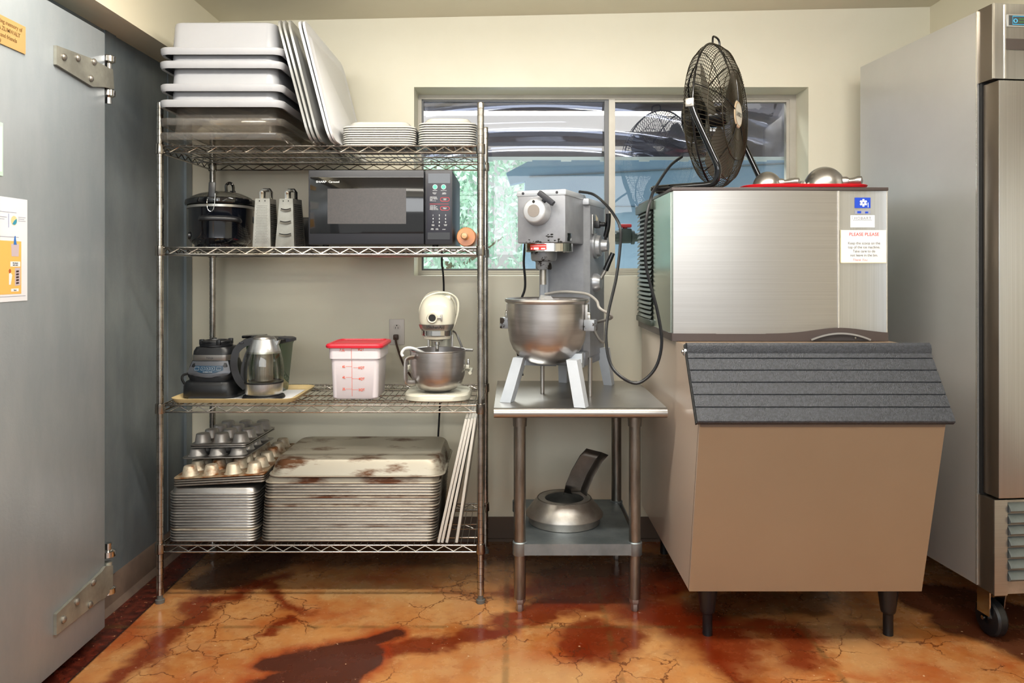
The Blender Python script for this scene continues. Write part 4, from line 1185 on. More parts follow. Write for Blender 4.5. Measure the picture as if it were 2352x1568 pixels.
b.box(x0 - .021, x0 - .017, y0, y1, usz - .041, usz).box(x1 + .017, x1 + .021, y0, y1, usz - .041, usz)
us = b.build('lower_shelf', GALV, tb, smooth=False)
cs = None
for x in (x0, x1):
    for y in (y0, y1):
        if cs is None: cs = MB().loft([(.05, .05, usz - .044, .022), (.052, .052, usz - .042, .023), (.052, .052, usz + .001, .023), (.046, .046, usz + .004, .02)], cap0=True, n=5).build('corner_clamp', GALV, us, (x, y, 0))
        else: c_ = cs.copy(); COL.objects.link(c_); c_.parent = us; c_.location = (x, y, 0)

# splash guard with chute, on the lower shelf
sg = thing('splash_guard', 'steel bowl splash guard ring with pouring chute on the lower table shelf', 'splash guard', (.2055, 3.02, usz + .0008))
MB().lathe([(.134, 0), (.139, .001), (.140, .026), (.152, .03), (.152, .034), (.128, .066), (.106, .09), (.104, .0925), (.08, .0925), (.076, .090), (.078, .084), (.10, .06), (.13, .03), (.134, .002)], 48).build('guard_ring', DULLST, sg)
MB().lathe([(.1045, .0905), (.107, .0915), (.1045, .0945), (.102, .0925)], 48).build('welded_seam', M('weld bead', (130, 124, 116), .5, .9, bump=.4, bs=220), sg)
b = MB(); rows = []
path = [(.045, .055, .088, .1, 0), (.052, .06, .12, .1, 0), (.075, .062, .175, .1, 0), (.11, .064, .235, .098, 0), (.135, .064, .262, .096, 0)]
for x, y, z, w_, _ in path:
    s_ = .032
    # U section: left wall up, floor, right wall up ; opens toward the camera's right
    rows.append([b.v(p_) for p_ in ((x - .046, y - .05, z + .012), (x - .040, y + .010, z + .004), (x + .022, y + .016, z - .012), (x + .040, y - .045, z - .008))])
for i in range(len(rows) - 1): b.bridge(rows[i], rows[i + 1], closed=False)
b.build('chute', M('shaded steel', (112, 106, 100), .42, .9, c2=(84, 78, 72), vs=6), sg, solid=.002)

# ================================================================== FLOOR MIXER ON THE TABLE
pm_ = thing('planetary_mixer', 'large grey planetary mixer with steel bowl standing on the steel table', 'mixer', (.221, 3.053, ttz + .0006), R(-22))
H0 = ttz
zz = lambda z: z - H0
# legs and yoke
lgM = [GREYM]
for u0, v0, u1, v1 in ((-.070, -.20, -.143, -.277), (.07, -.20, .143, -.277), (-.085, .22, -.10, .262), (.085, .22, .10, .262)):
    if v0 < 0:
        pts = [(u0 * .95, v0 * .45, .155), (u0 * 1.3, v0 * .95, .16), (u1 * .82, v1 * .93, .14), (u1, v1, 0)]
        b = MB().sweep([pts[0], pts[1]], .05, .035)
        top, bot = Vector((u1 * .72, v1 * .9, .163)), Vector((u1, v1, 0))
        A = b.ring([top + Vector(o_) for o_ in ((-.020, -.026, 0), (.020, -.026, 0), (.020, .022, 0), (-.020, .022, 0))])
        B = b.ring([bot + Vector(o_) for o_ in ((-.021, -.028, 0), (.021, -.028, 0), (.021, .014, 0), (-.021, .014, 0))])
        b.bridge(A, B); b.f(list(reversed(A))); b.f(B)
        b.sweep([tuple(top + Vector((0, .01, -.016))), (u0 * .8, -.02, .12)], .036, .03)
    else:
        b = MB(); A = b.ring([(u0 + dx, v0 + dy, .16) for dx, dy in ((-.022, -.026), (.022, -.026), (.022, .026), (-.022, .026))]); B = b.ring([(u1 + dx, v1 + dy, 0) for dx, dy in ((-.018, -.022), (.018, -.022), (.018, .022), (-.018, .022))])
        b.bridge(A, B); b.f(list(reversed(A))); b.f(B)
    b.build('leg', M('pale grey leg enamel', (206, 212, 220), .35, .1, c2=(196, 202, 210), vs=10), pm_, smooth=False)
MB().rbox(-.115, .075, .0, .27, .105, .165, .01).build('base_yoke', GREYM, pm_)
for u in (-.085, .11): MB().cyl((u, -.06, .0), (u, -.06, .15), .0085).build('support_rod', STEEL, pm_)
# column
b = MB(); c0, c1 = -.13, .078
sec = [(c0, .03), (c1 - .022, .03), (c1, .05), (c1, .262), (c1 - .02, .275), (c0 + .02, .275), (c0, .262)]
b.prism([(p_[0], p_[1]) for p_ in sec], .14, .752, 'Z'); col_ = b.build('column', GREYM, pm_, smooth=False)
MB().rbox(c0 - .003, c1 + .003, .024, .28, .745, .772, .006).build('column_cap', M('pale grey cap', (186, 190, 196), .35, .2), pm_)
MB().box(c0 + .012, c0 + .030, .008, .03, .18, .58).box(c0 + .03, c0 + .042, .014, .03, .18, .58).build('bowl_slide', M('pale grey slide', (178, 184, 192), .35, .3), pm_, smooth=False)
# head
hu0, hu1, hv0 = -.136, .056, -.2
b = MB().rbox(hu0, hu1, hv0, .055, .588, .772, .006); hd_ = b.build('gear_head', GREYM, pm_)
MB().rbox(hu0 - .003, hu1 + .003, hv0 - .003, .06, .764, .787, .005).build('head_lid', M('pale grey cap', (186, 190, 196), .35, .2), hd_)
b = MB()
for u in (hu0 + .025, hu1 - .032): b.lathe([(.005, 0), (.005, -.002), (.003, -.004), (.0001, -.004)], 10, (u, hv0 - .003, .776), 'Y')
b.build('lid_screws', DARKG, hd_)
kb = MB().lathe([(.052, 0), (.053, -.012), (.047, -.028), (.045, -.042), (.0425, -.046), (.038, -.048), (.0001, -.048)], 36, (-.052, hv0, .706), 'Y').build('attachment_hub', M('satin hub', (196, 198, 202), .3, .4), hd_)
MB().lathe([(.0235, -.0478), (.0235, -.0492), (.0001, -.0494)], 28, (-.052, hv0, .706), 'Y').build('hub_cap', M('dull nickel', (150, 142, 136), .45, .5), kb)
MB().cyl((-.052, hv0 - .0478, .74), (-.052, hv0 - .049, .74), .0058).build('hub_hole', HOLE, kb)
b = MB().cyl((-.03, hv0 - .02, .735), (-.008, hv0 - .035, .75), .009, seg=8)
b.M = Matrix.Translation((-.006, hv0 - .038, .752)) @ Euler((0, R(38), 0)).to_matrix().to_4x4()
b.rbox(-.036, .036, -.011, .011, -.010, .010, .003); b.M = Matrix.Identity(4); b.build('hub_clamp', DARKG, kb)
b = MB(); rnd = random.Random(4)
for k in range(16):
    u, z = rnd.uniform(hu0 + .03, hu1 - .01), .590 + abs(rnd.gauss(0, .006)); s_ = rnd.uniform(.002, .006)
    b.poly([(u + s_ * math.cos(a) * rnd.uniform(.5, 1.4), hv0 - .0006, z + s_ * .7 * math.sin(a) * rnd.uniform(.4, 1.3)) for a in [i * PI / 4 for i in range(8)]])
b.build('paint_chip', HOLE, hd_, smooth=False); b = MB()
for k in range(8):
    u, z = .0 + rnd.uniform(-.025, .02), .612 + rnd.uniform(-.006, .008); s_ = rnd.uniform(.0015, .004)
    b.poly([(u + s_ * 1.6 * math.cos(a), hv0 - .0006, z + s_ * .7 * math.sin(a)) for a in [i * PI / 4 for i in range(8)]])
b.build('paint_chip', HOLE, hd_, smooth=False)
MB().lathe([(.092, .590), (.092, .5575), (.089, .556), (.088, .560), (.0001, .560)], 48, (-.043, -.098, 0)).build('planetary_ring', CHROMEP, pm_)
tape = MB(); rr = .0928
tp = [(-.043 + rr * math.cos(R(a)), -.098 + rr * math.sin(R(a))) for a in range(-122, -72, 5)]
A = tape.ring([(x, y, .5625) for x, y in tp]); B = tape.ring([(x, y, .5845) for x, y in tp]); tape.bridge(A, B, closed=False)
tpo = tape.build('red_label', M('red sticker', (222, 52, 44), .4), pm_)
b = MB(); rr = .0933
def onring(a, z): return (-.043 + rr * math.cos(R(a)), -.098 + rr * math.sin(R(a)), z)
for a0, a1, z0, z1 in ((-120, -76, .577, .579), (-118, -114, .565, .571), (-110, -96, .564, .572), (-90, -80, .565, .570)):
    n_ = 6; A = b.ring([onring(a0 + (a1 - a0) * i / n_, z0) for i in range(n_ + 1)]); B = b.ring([onring(a0 + (a1 - a0) * i / n_, z1) for i in range(n_ + 1)]); b.bridge(A, B, closed=False)
b.poly([onring(-76, .5735), onring(-71.5, .578), onring(-76, .5825)])
b.build('label_arrow', INKW, tpo)
MB().lathe([(.052, .562), (.05, .53), (.046, .522), (.034, .520), (.032, .514), (.032, .492), (.029, .488), (.0001, .488)], 32, (-.065, -.098, 0)).build('beater_socket', M('worn grey socket', (150, 152, 156), .4, .5, c2=(40, 34, 30), vs=24, vlo=.52, vhi=.56), pm_)
MB().cyl((-.068, -.098, .488), (-.068, -.098, .43), .013).build('beater_shaft', DULLST, pm_)
# side controls on the right face of the column
cx1 = c1
sw = MB().rbox(cx1, cx1 + .006, .07, .115, .63, .71, .003).build('switch_plate', M('steel plate', (186, 186, 184), .3, .8), pm_)
MB().rbox(cx1 + .006, cx1 + .03, .08, .105, .655, .685, .004).cyl((cx1 + .03, .092, .67), (cx1 + .05, .092, .67), .009).build('switch', BLACKP, sw)
MB().quad((cx1 + .0008, .128, .675), (cx1 + .0008, .165, .665), (cx1 + .0008, .165, .70), (cx1 + .0008, .128, .715)).build('warning_sticker', M('yellowed sticker', (216, 206, 180), .6), pm_)
gl = MB().lathe([(.052, 0), (.052, .008), (.044, .012), (.042, .026), (.026, .03), (.024, .05), (.022, .054), (.0001, .055)], 32, (cx1, .125, .585), 'X').build('gear_dial', M('satin dial', (170, 172, 176), .32, .6), pm_)
MB().cyl((cx1 + .042, .125, .6), (cx1 + .046, .118, .628), .006).tube(smoothpath([(cx1 + .044, .122, .62), (cx1 + .054, .118, .66), (cx1 + .058, .114, .70), (cx1 + .058, .112, .715)], 4), .0105, 10).build('gear_lever', BLACKG, gl)
ll = MB().lathe([(.038, 0), (.037, .012), (.026, .028), (.0001, .032)], 28, (cx1, .115, .435), 'X').build('lift_hub', M('satin dial', (170, 172, 176), .32, .6), pm_)
MB().cyl((cx1 + .022, .115, .445), (cx1 + .05, .118, .495), .0075).build('lift_lever', DULLST, ll)
MB().cyl((cx1 + .045, .117, .485), (cx1 + .075, .121, .555), .012, .0095).build('lever_grip', BLACKG, ll)
MB().rbox(hu1, hu1 + .003, -.18, -.125, .595, .625, .001).build('gauge_window', BLACKG, hd_)
# bowl
bu, bv = -.025, -.175
bo = [(.0001, .132), (.04, .134), (.075, .144), (.105, .163), (.128, .19), (.141, .22), (.147, .26), (.149, .30), (.15, .362), (.156, .366), (.160, .372), (.158, .379), (.152, .380), (.146, .374), (.145, .30), (.142, .25), (.13, .205), (.105, .172), (.07, .15), (.0001, .142)]
bw2 = MB().lathe(bo, 64, (bu, bv, 0)).build('bowl', BOWLST, pm_)
for s_ in (-1, 1):
    br = MB().rbox(bu + s_ * .168 - .02, bu + s_ * .168 + .02, bv - .015, bv + .03, .262, .304, .003).sweep([(bu + s_ * .168, bv + .02, .28), (bu + s_ * .13, bv + .12, .28), (c0 + .1 + (0.04 if s_ > 0 else -.04), .03, .28)], .022, .03).build('bowl_bracket', M('chipped grey bracket', (160, 164, 170), .4, .4, c2=(58, 50, 44), vs=26, vlo=.52, vhi=.56), pm_)
    MB().lathe([(.007, .304), (.007, .318), (.004, .33), (.0001, .333)], 10, (bu + s_ * .165, bv, 0)).build('locating_pin', CHROMEP, br)
    MB().rbox(bu + s_ * .150, bu + s_ * .162, bv - .012, bv + .012, .27, .36, .002).build('bowl_ear', STEEL, bw2)
wh = MB().tube(smoothpath([(bu + .0, bv - .03, .30), (bu + .03, bv + .06, .372), (bu + .09, bv + .10, .392), (bu + .15, bv + .09, .376), (bu + .19, bv + .08, .34), (bu + .24, bv + .12, .27)], 8), .0055, 8)
g_ = thing('grey_cord', 'grey cable draped over the back rim of the large steel bowl', 'cord', tuple(pm_.location), R(-22)); wh2 = MB().tube(smoothpath([(bu - .06, bv + .143, .390), (bu, bv + .158, .400), (bu + .06, bv + .15, .399), (bu + .125, bv + .12, .392), (bu + .175, bv + .065, .37), (bu + .20, bv + .02, .345), (bu + .235, bv + .06, .31), (.10, .02, .27), (.11, .09, .20), (.105, .2, .19)], 8), .0055, 8).build('cable', M('grey cable', (166, 162, 156), .45), g_)
pg = thing('plastic_bag', 'crumpled clear plastic bag inside the large mixer bowl', 'bag', tuple(pm_.location), R(-22))
b = MB(); rnd = random.Random(11); rows = []
for j in range(6):
    rows.append([b.v((bu - .09 + .03 * i + rnd.uniform(-.01, .01), bv - .06 + .035 * j + rnd.uniform(-.01, .01), .33 + .045 * math.exp(-((i - 1.5) ** 2) / 3) + rnd.uniform(-.018, .018))) for i in range(5)])
for j in range(5): b.bridge(rows[j], rows[j + 1], closed=False)
b.build('crumpled_film', glassy('film', (235, 235, 232), .14, (226, 226, 224), .4, .12), pg, smooth=False)

# ================================================================== ICE BIN AND ICE MACHINE
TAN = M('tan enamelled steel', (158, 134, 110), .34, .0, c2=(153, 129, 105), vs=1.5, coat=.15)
TANS = M('taupe enamel lit side', (196, 178, 162), .3, .0, coat=.2)  # bin side coloured lighter to stand in for light from the left
bx0, bx1 = .583, 1.347
ib = thing('ice_bin', 'tan ice storage bin with sloping ribbed dark lid below the ice machine', 'ice bin', ((bx0 + bx1) / 2, 2.9, 0))
hw = (bx1 - bx0) / 2; oy = 2.9
yb_, yft, yfb, ylt = 3.45 - oy, 2.385 - oy, 2.525 - oy, 2.55 - oy
zfb, zft, zbt = .18, .758, .982
prof = [(yfb, zfb), (yft, zft), (ylt, zbt), (yb_, zbt), (yb_, zfb)]
b = MB().prism(prof, -hw, hw, 'X')
for fc in b.bm.faces: pass
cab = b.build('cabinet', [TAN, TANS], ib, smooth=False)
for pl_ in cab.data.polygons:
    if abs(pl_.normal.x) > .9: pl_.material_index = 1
# a hairline seam where front panel meets the side
b = MB().prism([(yfb + .012, zfb), (yft + .012, zft), (yft + .016, zft), (yfb + .016, zfb)], -hw - .0006, -hw, 'X'); b.build('panel_seam', M('seam shadow', (128, 110, 94), .5), cab, smooth=False)
LIDM = M('pebbled dark plastic', (46, 49, 55), .38, 0, c2=(64, 67, 74), vs=130, vlo=.4, vhi=.6, bump=.35, bs=320)
b = MB(); dl = Vector((0, ylt - yft, zbt - zft)); n_ = Vector((0, -dl.z, dl.y)).normalized()
bot, top = Vector((0, yft - .006, zft + .002)), Vector((0, ylt - .010, zbt + .004))
prof = []
K = 5
def PT(t, o_): q_ = bot.lerp(top, t) + n_ * o_; return (q_.y, q_.z)
prof.append(PT(-.012, .002)); prof.append(PT(-.012, .016)); prof.append(PT(.0, .020))
for k in range(5):
    t = .165 + .155 * k
    prof += [PT(t - .010, .020), PT(t - .006, .0165), PT(t + .006, .0165), PT(t + .010, .020)]
prof += [PT(.85, .021), PT(.885, .030), PT(.93, .035), PT(.975, .030), PT(1.0, .016), PT(1.0, .002)]
b.prism(prof, -hw - .012, hw + .018, 'X')
ld = b.build('bin_lid', LIDM, ib, ang=25)
MB().prism([PT(-.014, .0), PT(-.014, .012), PT(1.0, .010), PT(1.0, .0)], -hw - .016, -hw - .012, 'X').build('lid_edge', BLACKR, ld, smooth=False)
b = MB().box(-hw - .004, hw - .0, ylt - .022, ylt + .05, zbt, zbt + .004); b.build('top_strip', M('pale trim strip', (206, 204, 198), .4), ib, smooth=False)
b = MB().rbox(-hw - .02, -hw + .01, ylt - .035, ylt - .01, zbt - .028, zbt - .004, .004).cyl((-hw - .024, ylt - .02, zbt - .015), (-hw + .006, ylt - .02, zbt - .015), .006); b.build('hinge', CHROMEP, ib)
b = MB().box(-hw + .002, hw - .004, yft - .004, yft + .002, zft - .008, zft + .004); b.build('front_lip', M('brown lip', (96, 76, 62), .4), ib, smooth=False)
lp = None
for sx_ in (-1, 1):
    for y in (2.606 - oy, 3.35 - oy):
        loc = (.9695 + sx_ * .3065 - (bx0 + bx1) / 2, y, 0)
        if lp is None: lp = MB().lathe([(.0001, 0), (.0165, 0), (.0165, .07), (.0185, .074), (.0225, .077), (.025, .085), (.036, .178), (.0001, .18)], 24).build('leg', BLACKP, ib, loc)
        else: c_ = lp.copy(); COL.objects.link(c_); c_.location = loc

im = thing('ice_machine', 'stainless steel ice machine with louvred side on top of tan bin', 'ice machine', (.952, 2.73, zbt + .0015))
mh = .5455; w0, w1 = -.381, .381
DKB = M('dark brown plastic trim', (74, 64, 62), .4)
# shell: left side, right side, back, top
md_ = .715
b = MB().box(w0 + .006, w1 - .004, .03, md_, .02, mh - .012); b.build('shell', M('satin side panel', (176, 186, 176), .24, .85), im, smooth=False)
b = MB().rbox(w0 - .004, w1 + .003, -.006, md_, mh - .012, mh, .002); b.build('top_cover', DKB, im)
def curved(u0, u1, bulge, z0f, z1, y0=.0, n=14, thick=.02):
    b = MB(); rows = []
    for i in range(n + 1):
        t = i / n; u = u0 + (u1 - u0) * t; y = y0 - bulge * (1 - (2 * t - 1) ** 2) if bulge >= 0 else y0 + (-bulge) * (1 - (2 * t - 1) ** 2) 
        rows.append((u, y))
    def zlow(u): return z0f(u)
    F0 = b.ring([(u, y, zlow(u)) for u, y in rows]); F1 = b.ring([(u, y, z1) for u, y in rows])
    B0 = b.ring([(u, y0 + thick, zlow(u)) for u, y in rows]); B1 = b.ring([(u, y0 + thick, z1) for u, y in rows])
    b.bridge(F0, F1, False); b.bridge(B0, B1, False); b.bridge(F1, B1, False); b.bridge(F0, B0, False)
    b.quad((rows[0][0], rows[0][1], zlow(u0)), (rows[0][0], rows[0][1], z1), (u0, y0 + thick, z1), (u0, y0 + thick, zlow(u0)))
    b.quad((rows[-1][0], rows[-1][1], zlow(u1)), (rows[-1][0], rows[-1][1], z1), (u1, y0 + thick, z1), (u1, y0 + thick, zlow(u1)))
    return b
def arch(u): # lower edge of the panels rises over the handle
    t = (u - .21) / .16
    return .026 + .02 * math.exp(-t * t * 1.6)
us_ = .2075
curved(w0 + .002, us_ - .002, .012, arch, mh - .0125, n=40, thick=.04).build('front_panel', STEEL, im)
rp_ = curved(us_ + .002, w1 - .001, -.006, arch, mh - .0125, n=24, thick=.04).build('control_panel', STEELV, im)
MB().box(us_ - .002, us_ + .002, -.0045, .02, .04, mh - .0125).box(w1 - .002, w1 + .001, -.001, .02, .03, mh - .0125).build('bright_edge', M('bright edge', (226, 222, 216), .25, .8), im, smooth=False)
b = MB(); A = []; B = []
for i in range(41):
    u = w0 - .003 + (w1 - w0 + .006) * i / 40; A.append((u, -.004 - .008 * (1 - (2 * i / 40 - 1) ** 2), 0)); 
ring0 = b.ring(A); ring1 = b.ring([(p_[0], p_[1], arch(p_[0]) + .001) for p_ in A]); rb0 = b.ring([(p_[0], .03, 0) for p_ in A]); rb1 = b.ring([(p_[0], .03, arch(p_[0]) + .001) for p_ in A])
b.bridge(ring0, ring1, False); b.bridge(rb0, rb1, False); b.bridge(ring1, rb1, False); b.bridge(ring0, rb0, False)
b.box(w0 - .004, w0 + .02, .0, md_, .0, .026)
bt = b.build('base_trim', DKB, im)
hpts = [(.21 + .105 * t, -.0165, .005 + .023 * (1 - t * t)) for t in [(-1 + 2 * i / 20) for i in range(21)]]
MB().sweep(hpts, .006, .006).build('handle_arc', M('satin arc', (186, 186, 188), .3, .8), bt)
b = MB().poly([(.21 + .1 * t, -.0132, .002 + .021 * (1 - t * t)) for t in [(-1 + 2 * i / 16) for i in range(17)]]); b.build('grip_recess', M('grip grey', (52, 48, 50), .5), bt)
MB().cyl((.262, -.0128, .012), (.262, -.016, .012), .0036).build('screw', CHROMEP, bt)
# louvred left side
b = MB().box(w0 - .002, w0 + .006, .03, .36, .026, mh - .013); b.build('side_panel', M('satin side panel', (176, 186, 176), .24, .85), im, smooth=False)
lv = MB().box(w0 - .001, w0 + .006, .38, md_ - .02, .03, mh - .014).build('louvre_panel', M('dark louvre cavity', (30, 34, 30), .7), im, smooth=False)
LVM = M('green grey louvre', (62, 70, 62), .4, .1)
MB().rbox(w0 - .018, w0 + .004, .365, md_, mh - .05, mh - .013, .004).build('louvre_hood', LVM, im); MB().rbox(w0 - .014, w0 + .004, .36, md_, .026, .05, .003).build('louvre_sill', LVM, im)
nl = 24; lvp = None
for k in range(nl):
    z = .058 + (mh - .058 - .06) * k / (nl - 1)
    if lvp is None:
        b = MB(); rows = []
        for dx, dz in ((.0, .012), (-.006, .009), (-.013, .003), (-.017, -.004), (-.0155, -.005), (-.011, .001), (-.004, .0065), (0, .009)):
            rows.append([b.v((w0 + dx * (.55 + .45 * math.sin(PI * (i + .6) / 7.2)), .375 + (md_ - .385) * i / 6, dz)) for i in range(7)])
        for i in range(len(rows)): b.bridge(rows[i], rows[(i + 1) % len(rows)], False)
        lvp = b.build('louvre_slat', LVM, lv, (0, 0, z))
    else: c_ = lvp.copy(); COL.objects.link(c_); c_.parent = lv; c_.location = (0, 0, z)
# badge, stickers and sign on the control panel
L2 = lambda px: X(px, 2.73) - .952
LZ = lambda py: Z(py, 2.73) - (zbt + .0015)
def pl(name, px0, px1, py0, py1, m, par, y=.0038, th=.001):
    b = MB().box(L2(px0), L2(px1), y, y + th + .004, LZ(py1), LZ(py0)); return b.build(name, m, par, smooth=False)
BLUE = M('badge blue', (24, 68, 190), .4)
bdg = pl('blue_badge', 1964.5, 2000.5, 453.5, 477.5, BLUE, rp_, .0032)
b = MB(); c0_ = (L2(1984), .0028, LZ(465.5))
for k in range(6):
    a = R(30 + 60 * k); dx, dz = math.cos(a), math.sin(a); px_, pz_ = -dz, dx
    P = lambda r_, s_: (c0_[0] + dx * r_ + px_ * s_, c0_[1], c0_[2] + dz * r_ + pz_ * s_)
    b.poly([P(.002, 0), P(.006, .0035), P(.0115, .0042), P(.0145, .0015), P(.012, 0), P(.0145, -.0015), P(.0115, -.0042), P(.006, -.0035)])
b.quad((L2(1994), .0028, LZ(476)), (L2(1995.6), .0028, LZ(476)), (L2(1995.6), .0028, LZ(465)), (L2(1994), .0028, LZ(465)))
b.build('snowflake', INKW, bdg, smooth=False)
db = pl('rating_strip', 1964.5, 2000.5, 482.5, 491, M('strip grey', (150, 152, 168), .4), rp_, .0036)
b = MB(); b.quad((L2(1970), .0031, LZ(489.5)), (L2(1979), .0031, LZ(489.5)), (L2(1979), .0031, LZ(484.5)), (L2(1970), .0031, LZ(484.5))); b.quad((L2(1988), .0031, LZ(489.5)), (L2(1995), .0031, LZ(489.5)), (L2(1995), .0031, LZ(485.5)), (L2(1988), .0031, LZ(485.5))); b.build('strip_mark', BLUE, db, smooth=False)
st2 = pl('service_sticker', 1954.5, 2010, 494, 522, M('white sticker', (236, 236, 236), .3), rp_, .0030)
text('HOBART', .0135, INKG, st2, (L2(1982), .0026, LZ(503.5)), align='CENTER', spacing=1.2, bold=.01)
b = MB(); b.tube([(L2(1958), .0026, LZ(495.5)), (L2(1960), .0026, LZ(505.5)), (L2(2004), .0026, LZ(505.5))], .0004, 4); b.build('underline', INK, st2)
sg_ = pl('notice', 1930.5, 2034.5, 528.5, 603, M('laminated notice', (236, 234, 230), .22), rp_, -.0036, .002)
MB().box(L2(1929.3), L2(1931), -.0038, .003, LZ(603.5), LZ(528)).box(L2(1930), L2(2035), -.0038, .003, LZ(604), LZ(602.6)).build('yellowed_edge', M('yellowed laminate', (216, 204, 164), .4), sg_, smooth=False)
ny = -.0040
text('PLEASE PLEASE', .0165, INKR, sg_, (L2(1983.5), ny, LZ(541.5)), align='CENTER', xs=.99)
for k, s_ in enumerate(('Keep the scoop on the', 'top of the ice machine.', 'Take care to do', 'not leave in the bin.')):
    text(s_, .0132, M('faded print', (116, 116, 120), .6), sg_, (L2(1983.5), ny, LZ(561 + 9.2 * k)), align='CENTER', xs=.93)
text('Thank You', .0120, M('faded red print', (236, 150, 156), .6), sg_, (L2(1974), ny, LZ(599)), align='CENTER', shear=.25)

# ================================================================== ON TOP OF THE ICE MACHINE
zt3 = zbt + .0015 + mh + .0005
ty_ = 2.905
tr = MB()
rx, ry = (X(1962, ty_) - X(1688, ty_)) / 2, .17
tr.loft([(2 * rx - .03, 2 * ry - .03, 0, .06), (2 * rx - .01, 2 * ry - .01, .003, .07), (2 * rx, 2 * ry, .012, .075), (2 * rx - .004, 2 * ry - .004, .0135, .074), (2 * rx - .03, 2 * ry - .03, .006, .06)], cap0=True, n=8)
tro = tag(tr.build('red_tray', M('red tray plastic', (216, 26, 38), .35), None, ((X(1962, ty_) + X(1688, ty_)) / 2, ty_, zt3)), 'red plastic tray holding scoops on top of the ice machine', 'tray')
SCM = M('cast aluminium', (182, 180, 176), .3, .95, c2=(156, 154, 150), vs=8)


def scoop(label, px, r, rz, hl, hr, y):
    t_ = thing('ice_scoop', label, 'scoop', (X(px, y), y, zt3 + .0068), R(rz), 'aluminium scoops on the red tray')
    b = MB(); rings = []
    for i in range(11):   # upturned half-shell, longer than wide
        th = PI / 2 * i / 10
        rings.append(b.ring([(r * math.cos(th) * math.cos(a), r * math.cos(th) * math.sin(a), (r * .9 + .014) * math.sin(th) + .001) for a in [2 * PI * k / 28 for k in range(28)]]))
    for i in range(10): b.bridge(rings[i], rings[i + 1])
    b.f(rings[-1]); bo_ = b.build('bowl', SCM, t_)
    MB().lathe([(.0001, r * .8), (hr * 1.3, r * .82), (hr * 1.25, r * 1.05), (hr * .8, r * 1.2), (hr * .95, r * 1.2 + hl * .3), (hr * 1.25, r * 1.2 + hl * .65), (hr * 1.1, r * 1.2 + hl * .9), (.0001, r * 1.2 + hl)], 16, (0, 0, hr * 1.45 + .001), 'X').build('handle', SCM, t_)


scoop('medium aluminium scoop upside down, nearest the fan', 1762, .054, -35, .055, .0125, 2.85)
scoop('smallest aluminium scoop upside down, between the two others', 1819, .035, -75, .030, .0105, 2.90)
scoop('largest aluminium scoop upside down, far end of the red tray', 1893, .074, -35, .045, .0145, 2.85)

# fan
FB = M('black fan wire', (52, 45, 30), .45, .4)
FBK = M('black fan enamel', (18, 18, 20), .25, .2, coat=.3)
fn = thing('floor_fan', 'round black high-velocity fan on a tube stand atop the ice machine', 'fan', (.811, 3.05, zt3), 0)
ang_ = math.atan2(-.53, .848)                        # facing direction in plan
fn.rotation_euler = (0, 0, ang_)                      # local +x = the way the fan blows, local y = in the disc plane
FR, FC = .283, 1.843 - zt3


def dome(sgn, depth, n, r_hub, nm, twist):
    b = MB(); prof = [(r_hub, depth), (r_hub + .05, depth * .985), (FR * .55, depth * .93), (FR * .75, depth * .80), (FR * .9, depth * .55), (FR * .975, depth * .25), (FR, .0)]
    for k in range(n):
        a = 2 * PI * k / n
        pts = []
        for i, (r_, x) in enumerate(prof):
            aa = a + twist * (1 - r_ / FR)
            pts.append((sgn * x, r_ * math.cos(aa), FC + r_ * math.sin(aa)))
        b.tube(pts, .00135, 4, caps=False)
    for r_, x in ((FR * .9, depth * .555), (FR * .62, depth * .905), (FR * .36, depth * .975), (r_hub, depth)):
        b.tube([(sgn * x, r_ * math.cos(2 * PI * i / 48), FC + r_ * math.sin(2 * PI * i / 48)) for i in range(48)], .0018, 5, closed=True)
    return b.build(nm, FB, fn, ang=180)


fg = dome(1, .085, 104, .058, 'front_grille', .5)
rg_ = dome(-1, .078, 84, .075, 'rear_grille', -.4)
MB().tube([(0, FR * math.cos(2 * PI * i / 64), FC + FR * math.sin(2 * PI * i / 64)) for i in range(64)], .0042, 8, closed=True).build('rim_ring', FBK, fn, ang=180)
b = MB()
for a in (20, 92, 164, 236, 308):
    pts = [(.088 * (1 - (r_ / FR) ** 3.2) * 1 - .0, r_ * math.cos(R(a)), FC + r_ * math.sin(R(a))) for r_ in [.05 + (FR - .05) * i / 8 for i in range(9)]]
    b.tube(pts, .0026, 5)
for a in (56, 146, 236, 326):
    pts = [(-.082 * (1 - (r_ / FR) ** 3.2), r_ * math.cos(R(a)), FC + r_ * math.sin(R(a))) for r_ in [.05 + (FR - .05) * i / 8 for i in range(9)]]
    b.tube(pts, .0034, 5)
b.build('grille_strut', FBK, fn)
bg_ = MB().lathe([(.0001, .089), (.05, .0885), (.0525, .086), (.0525, .082)], 32, (0, 0, FC), 'X').build('front_badge', M('tan badge rim', (206, 182, 150), .4), fn)
MB().lathe([(.0001, .0902), (.043, .0898)], 32, (0, 0, FC), 'X').build('badge_face', M('cream badge', (222, 216, 200), .35), bg_)
text('LASKO', .023, M('badge grey print', (110, 108, 100), .5), bg_, (.0908, 0, FC - .008), (R(90), 0, R(90)), align='CENTER', bold=.02)
mt = MB().lathe([(.0001, -.13), (.05, -.128), (.07, -.118), (.078, -.10), (.078, -.05), (.06, -.04), (.0001, -.04)], 32, (0, 0, FC), 'X').build('motor', FBK, fn)
MB().lathe([(.0001, .045), (.03, .045), (.042, .03), (.042, -.02), (.0001, -.02)], 24, (0, 0, FC), 'X').build('fan_hub', FBK, fn)
bp_ = None
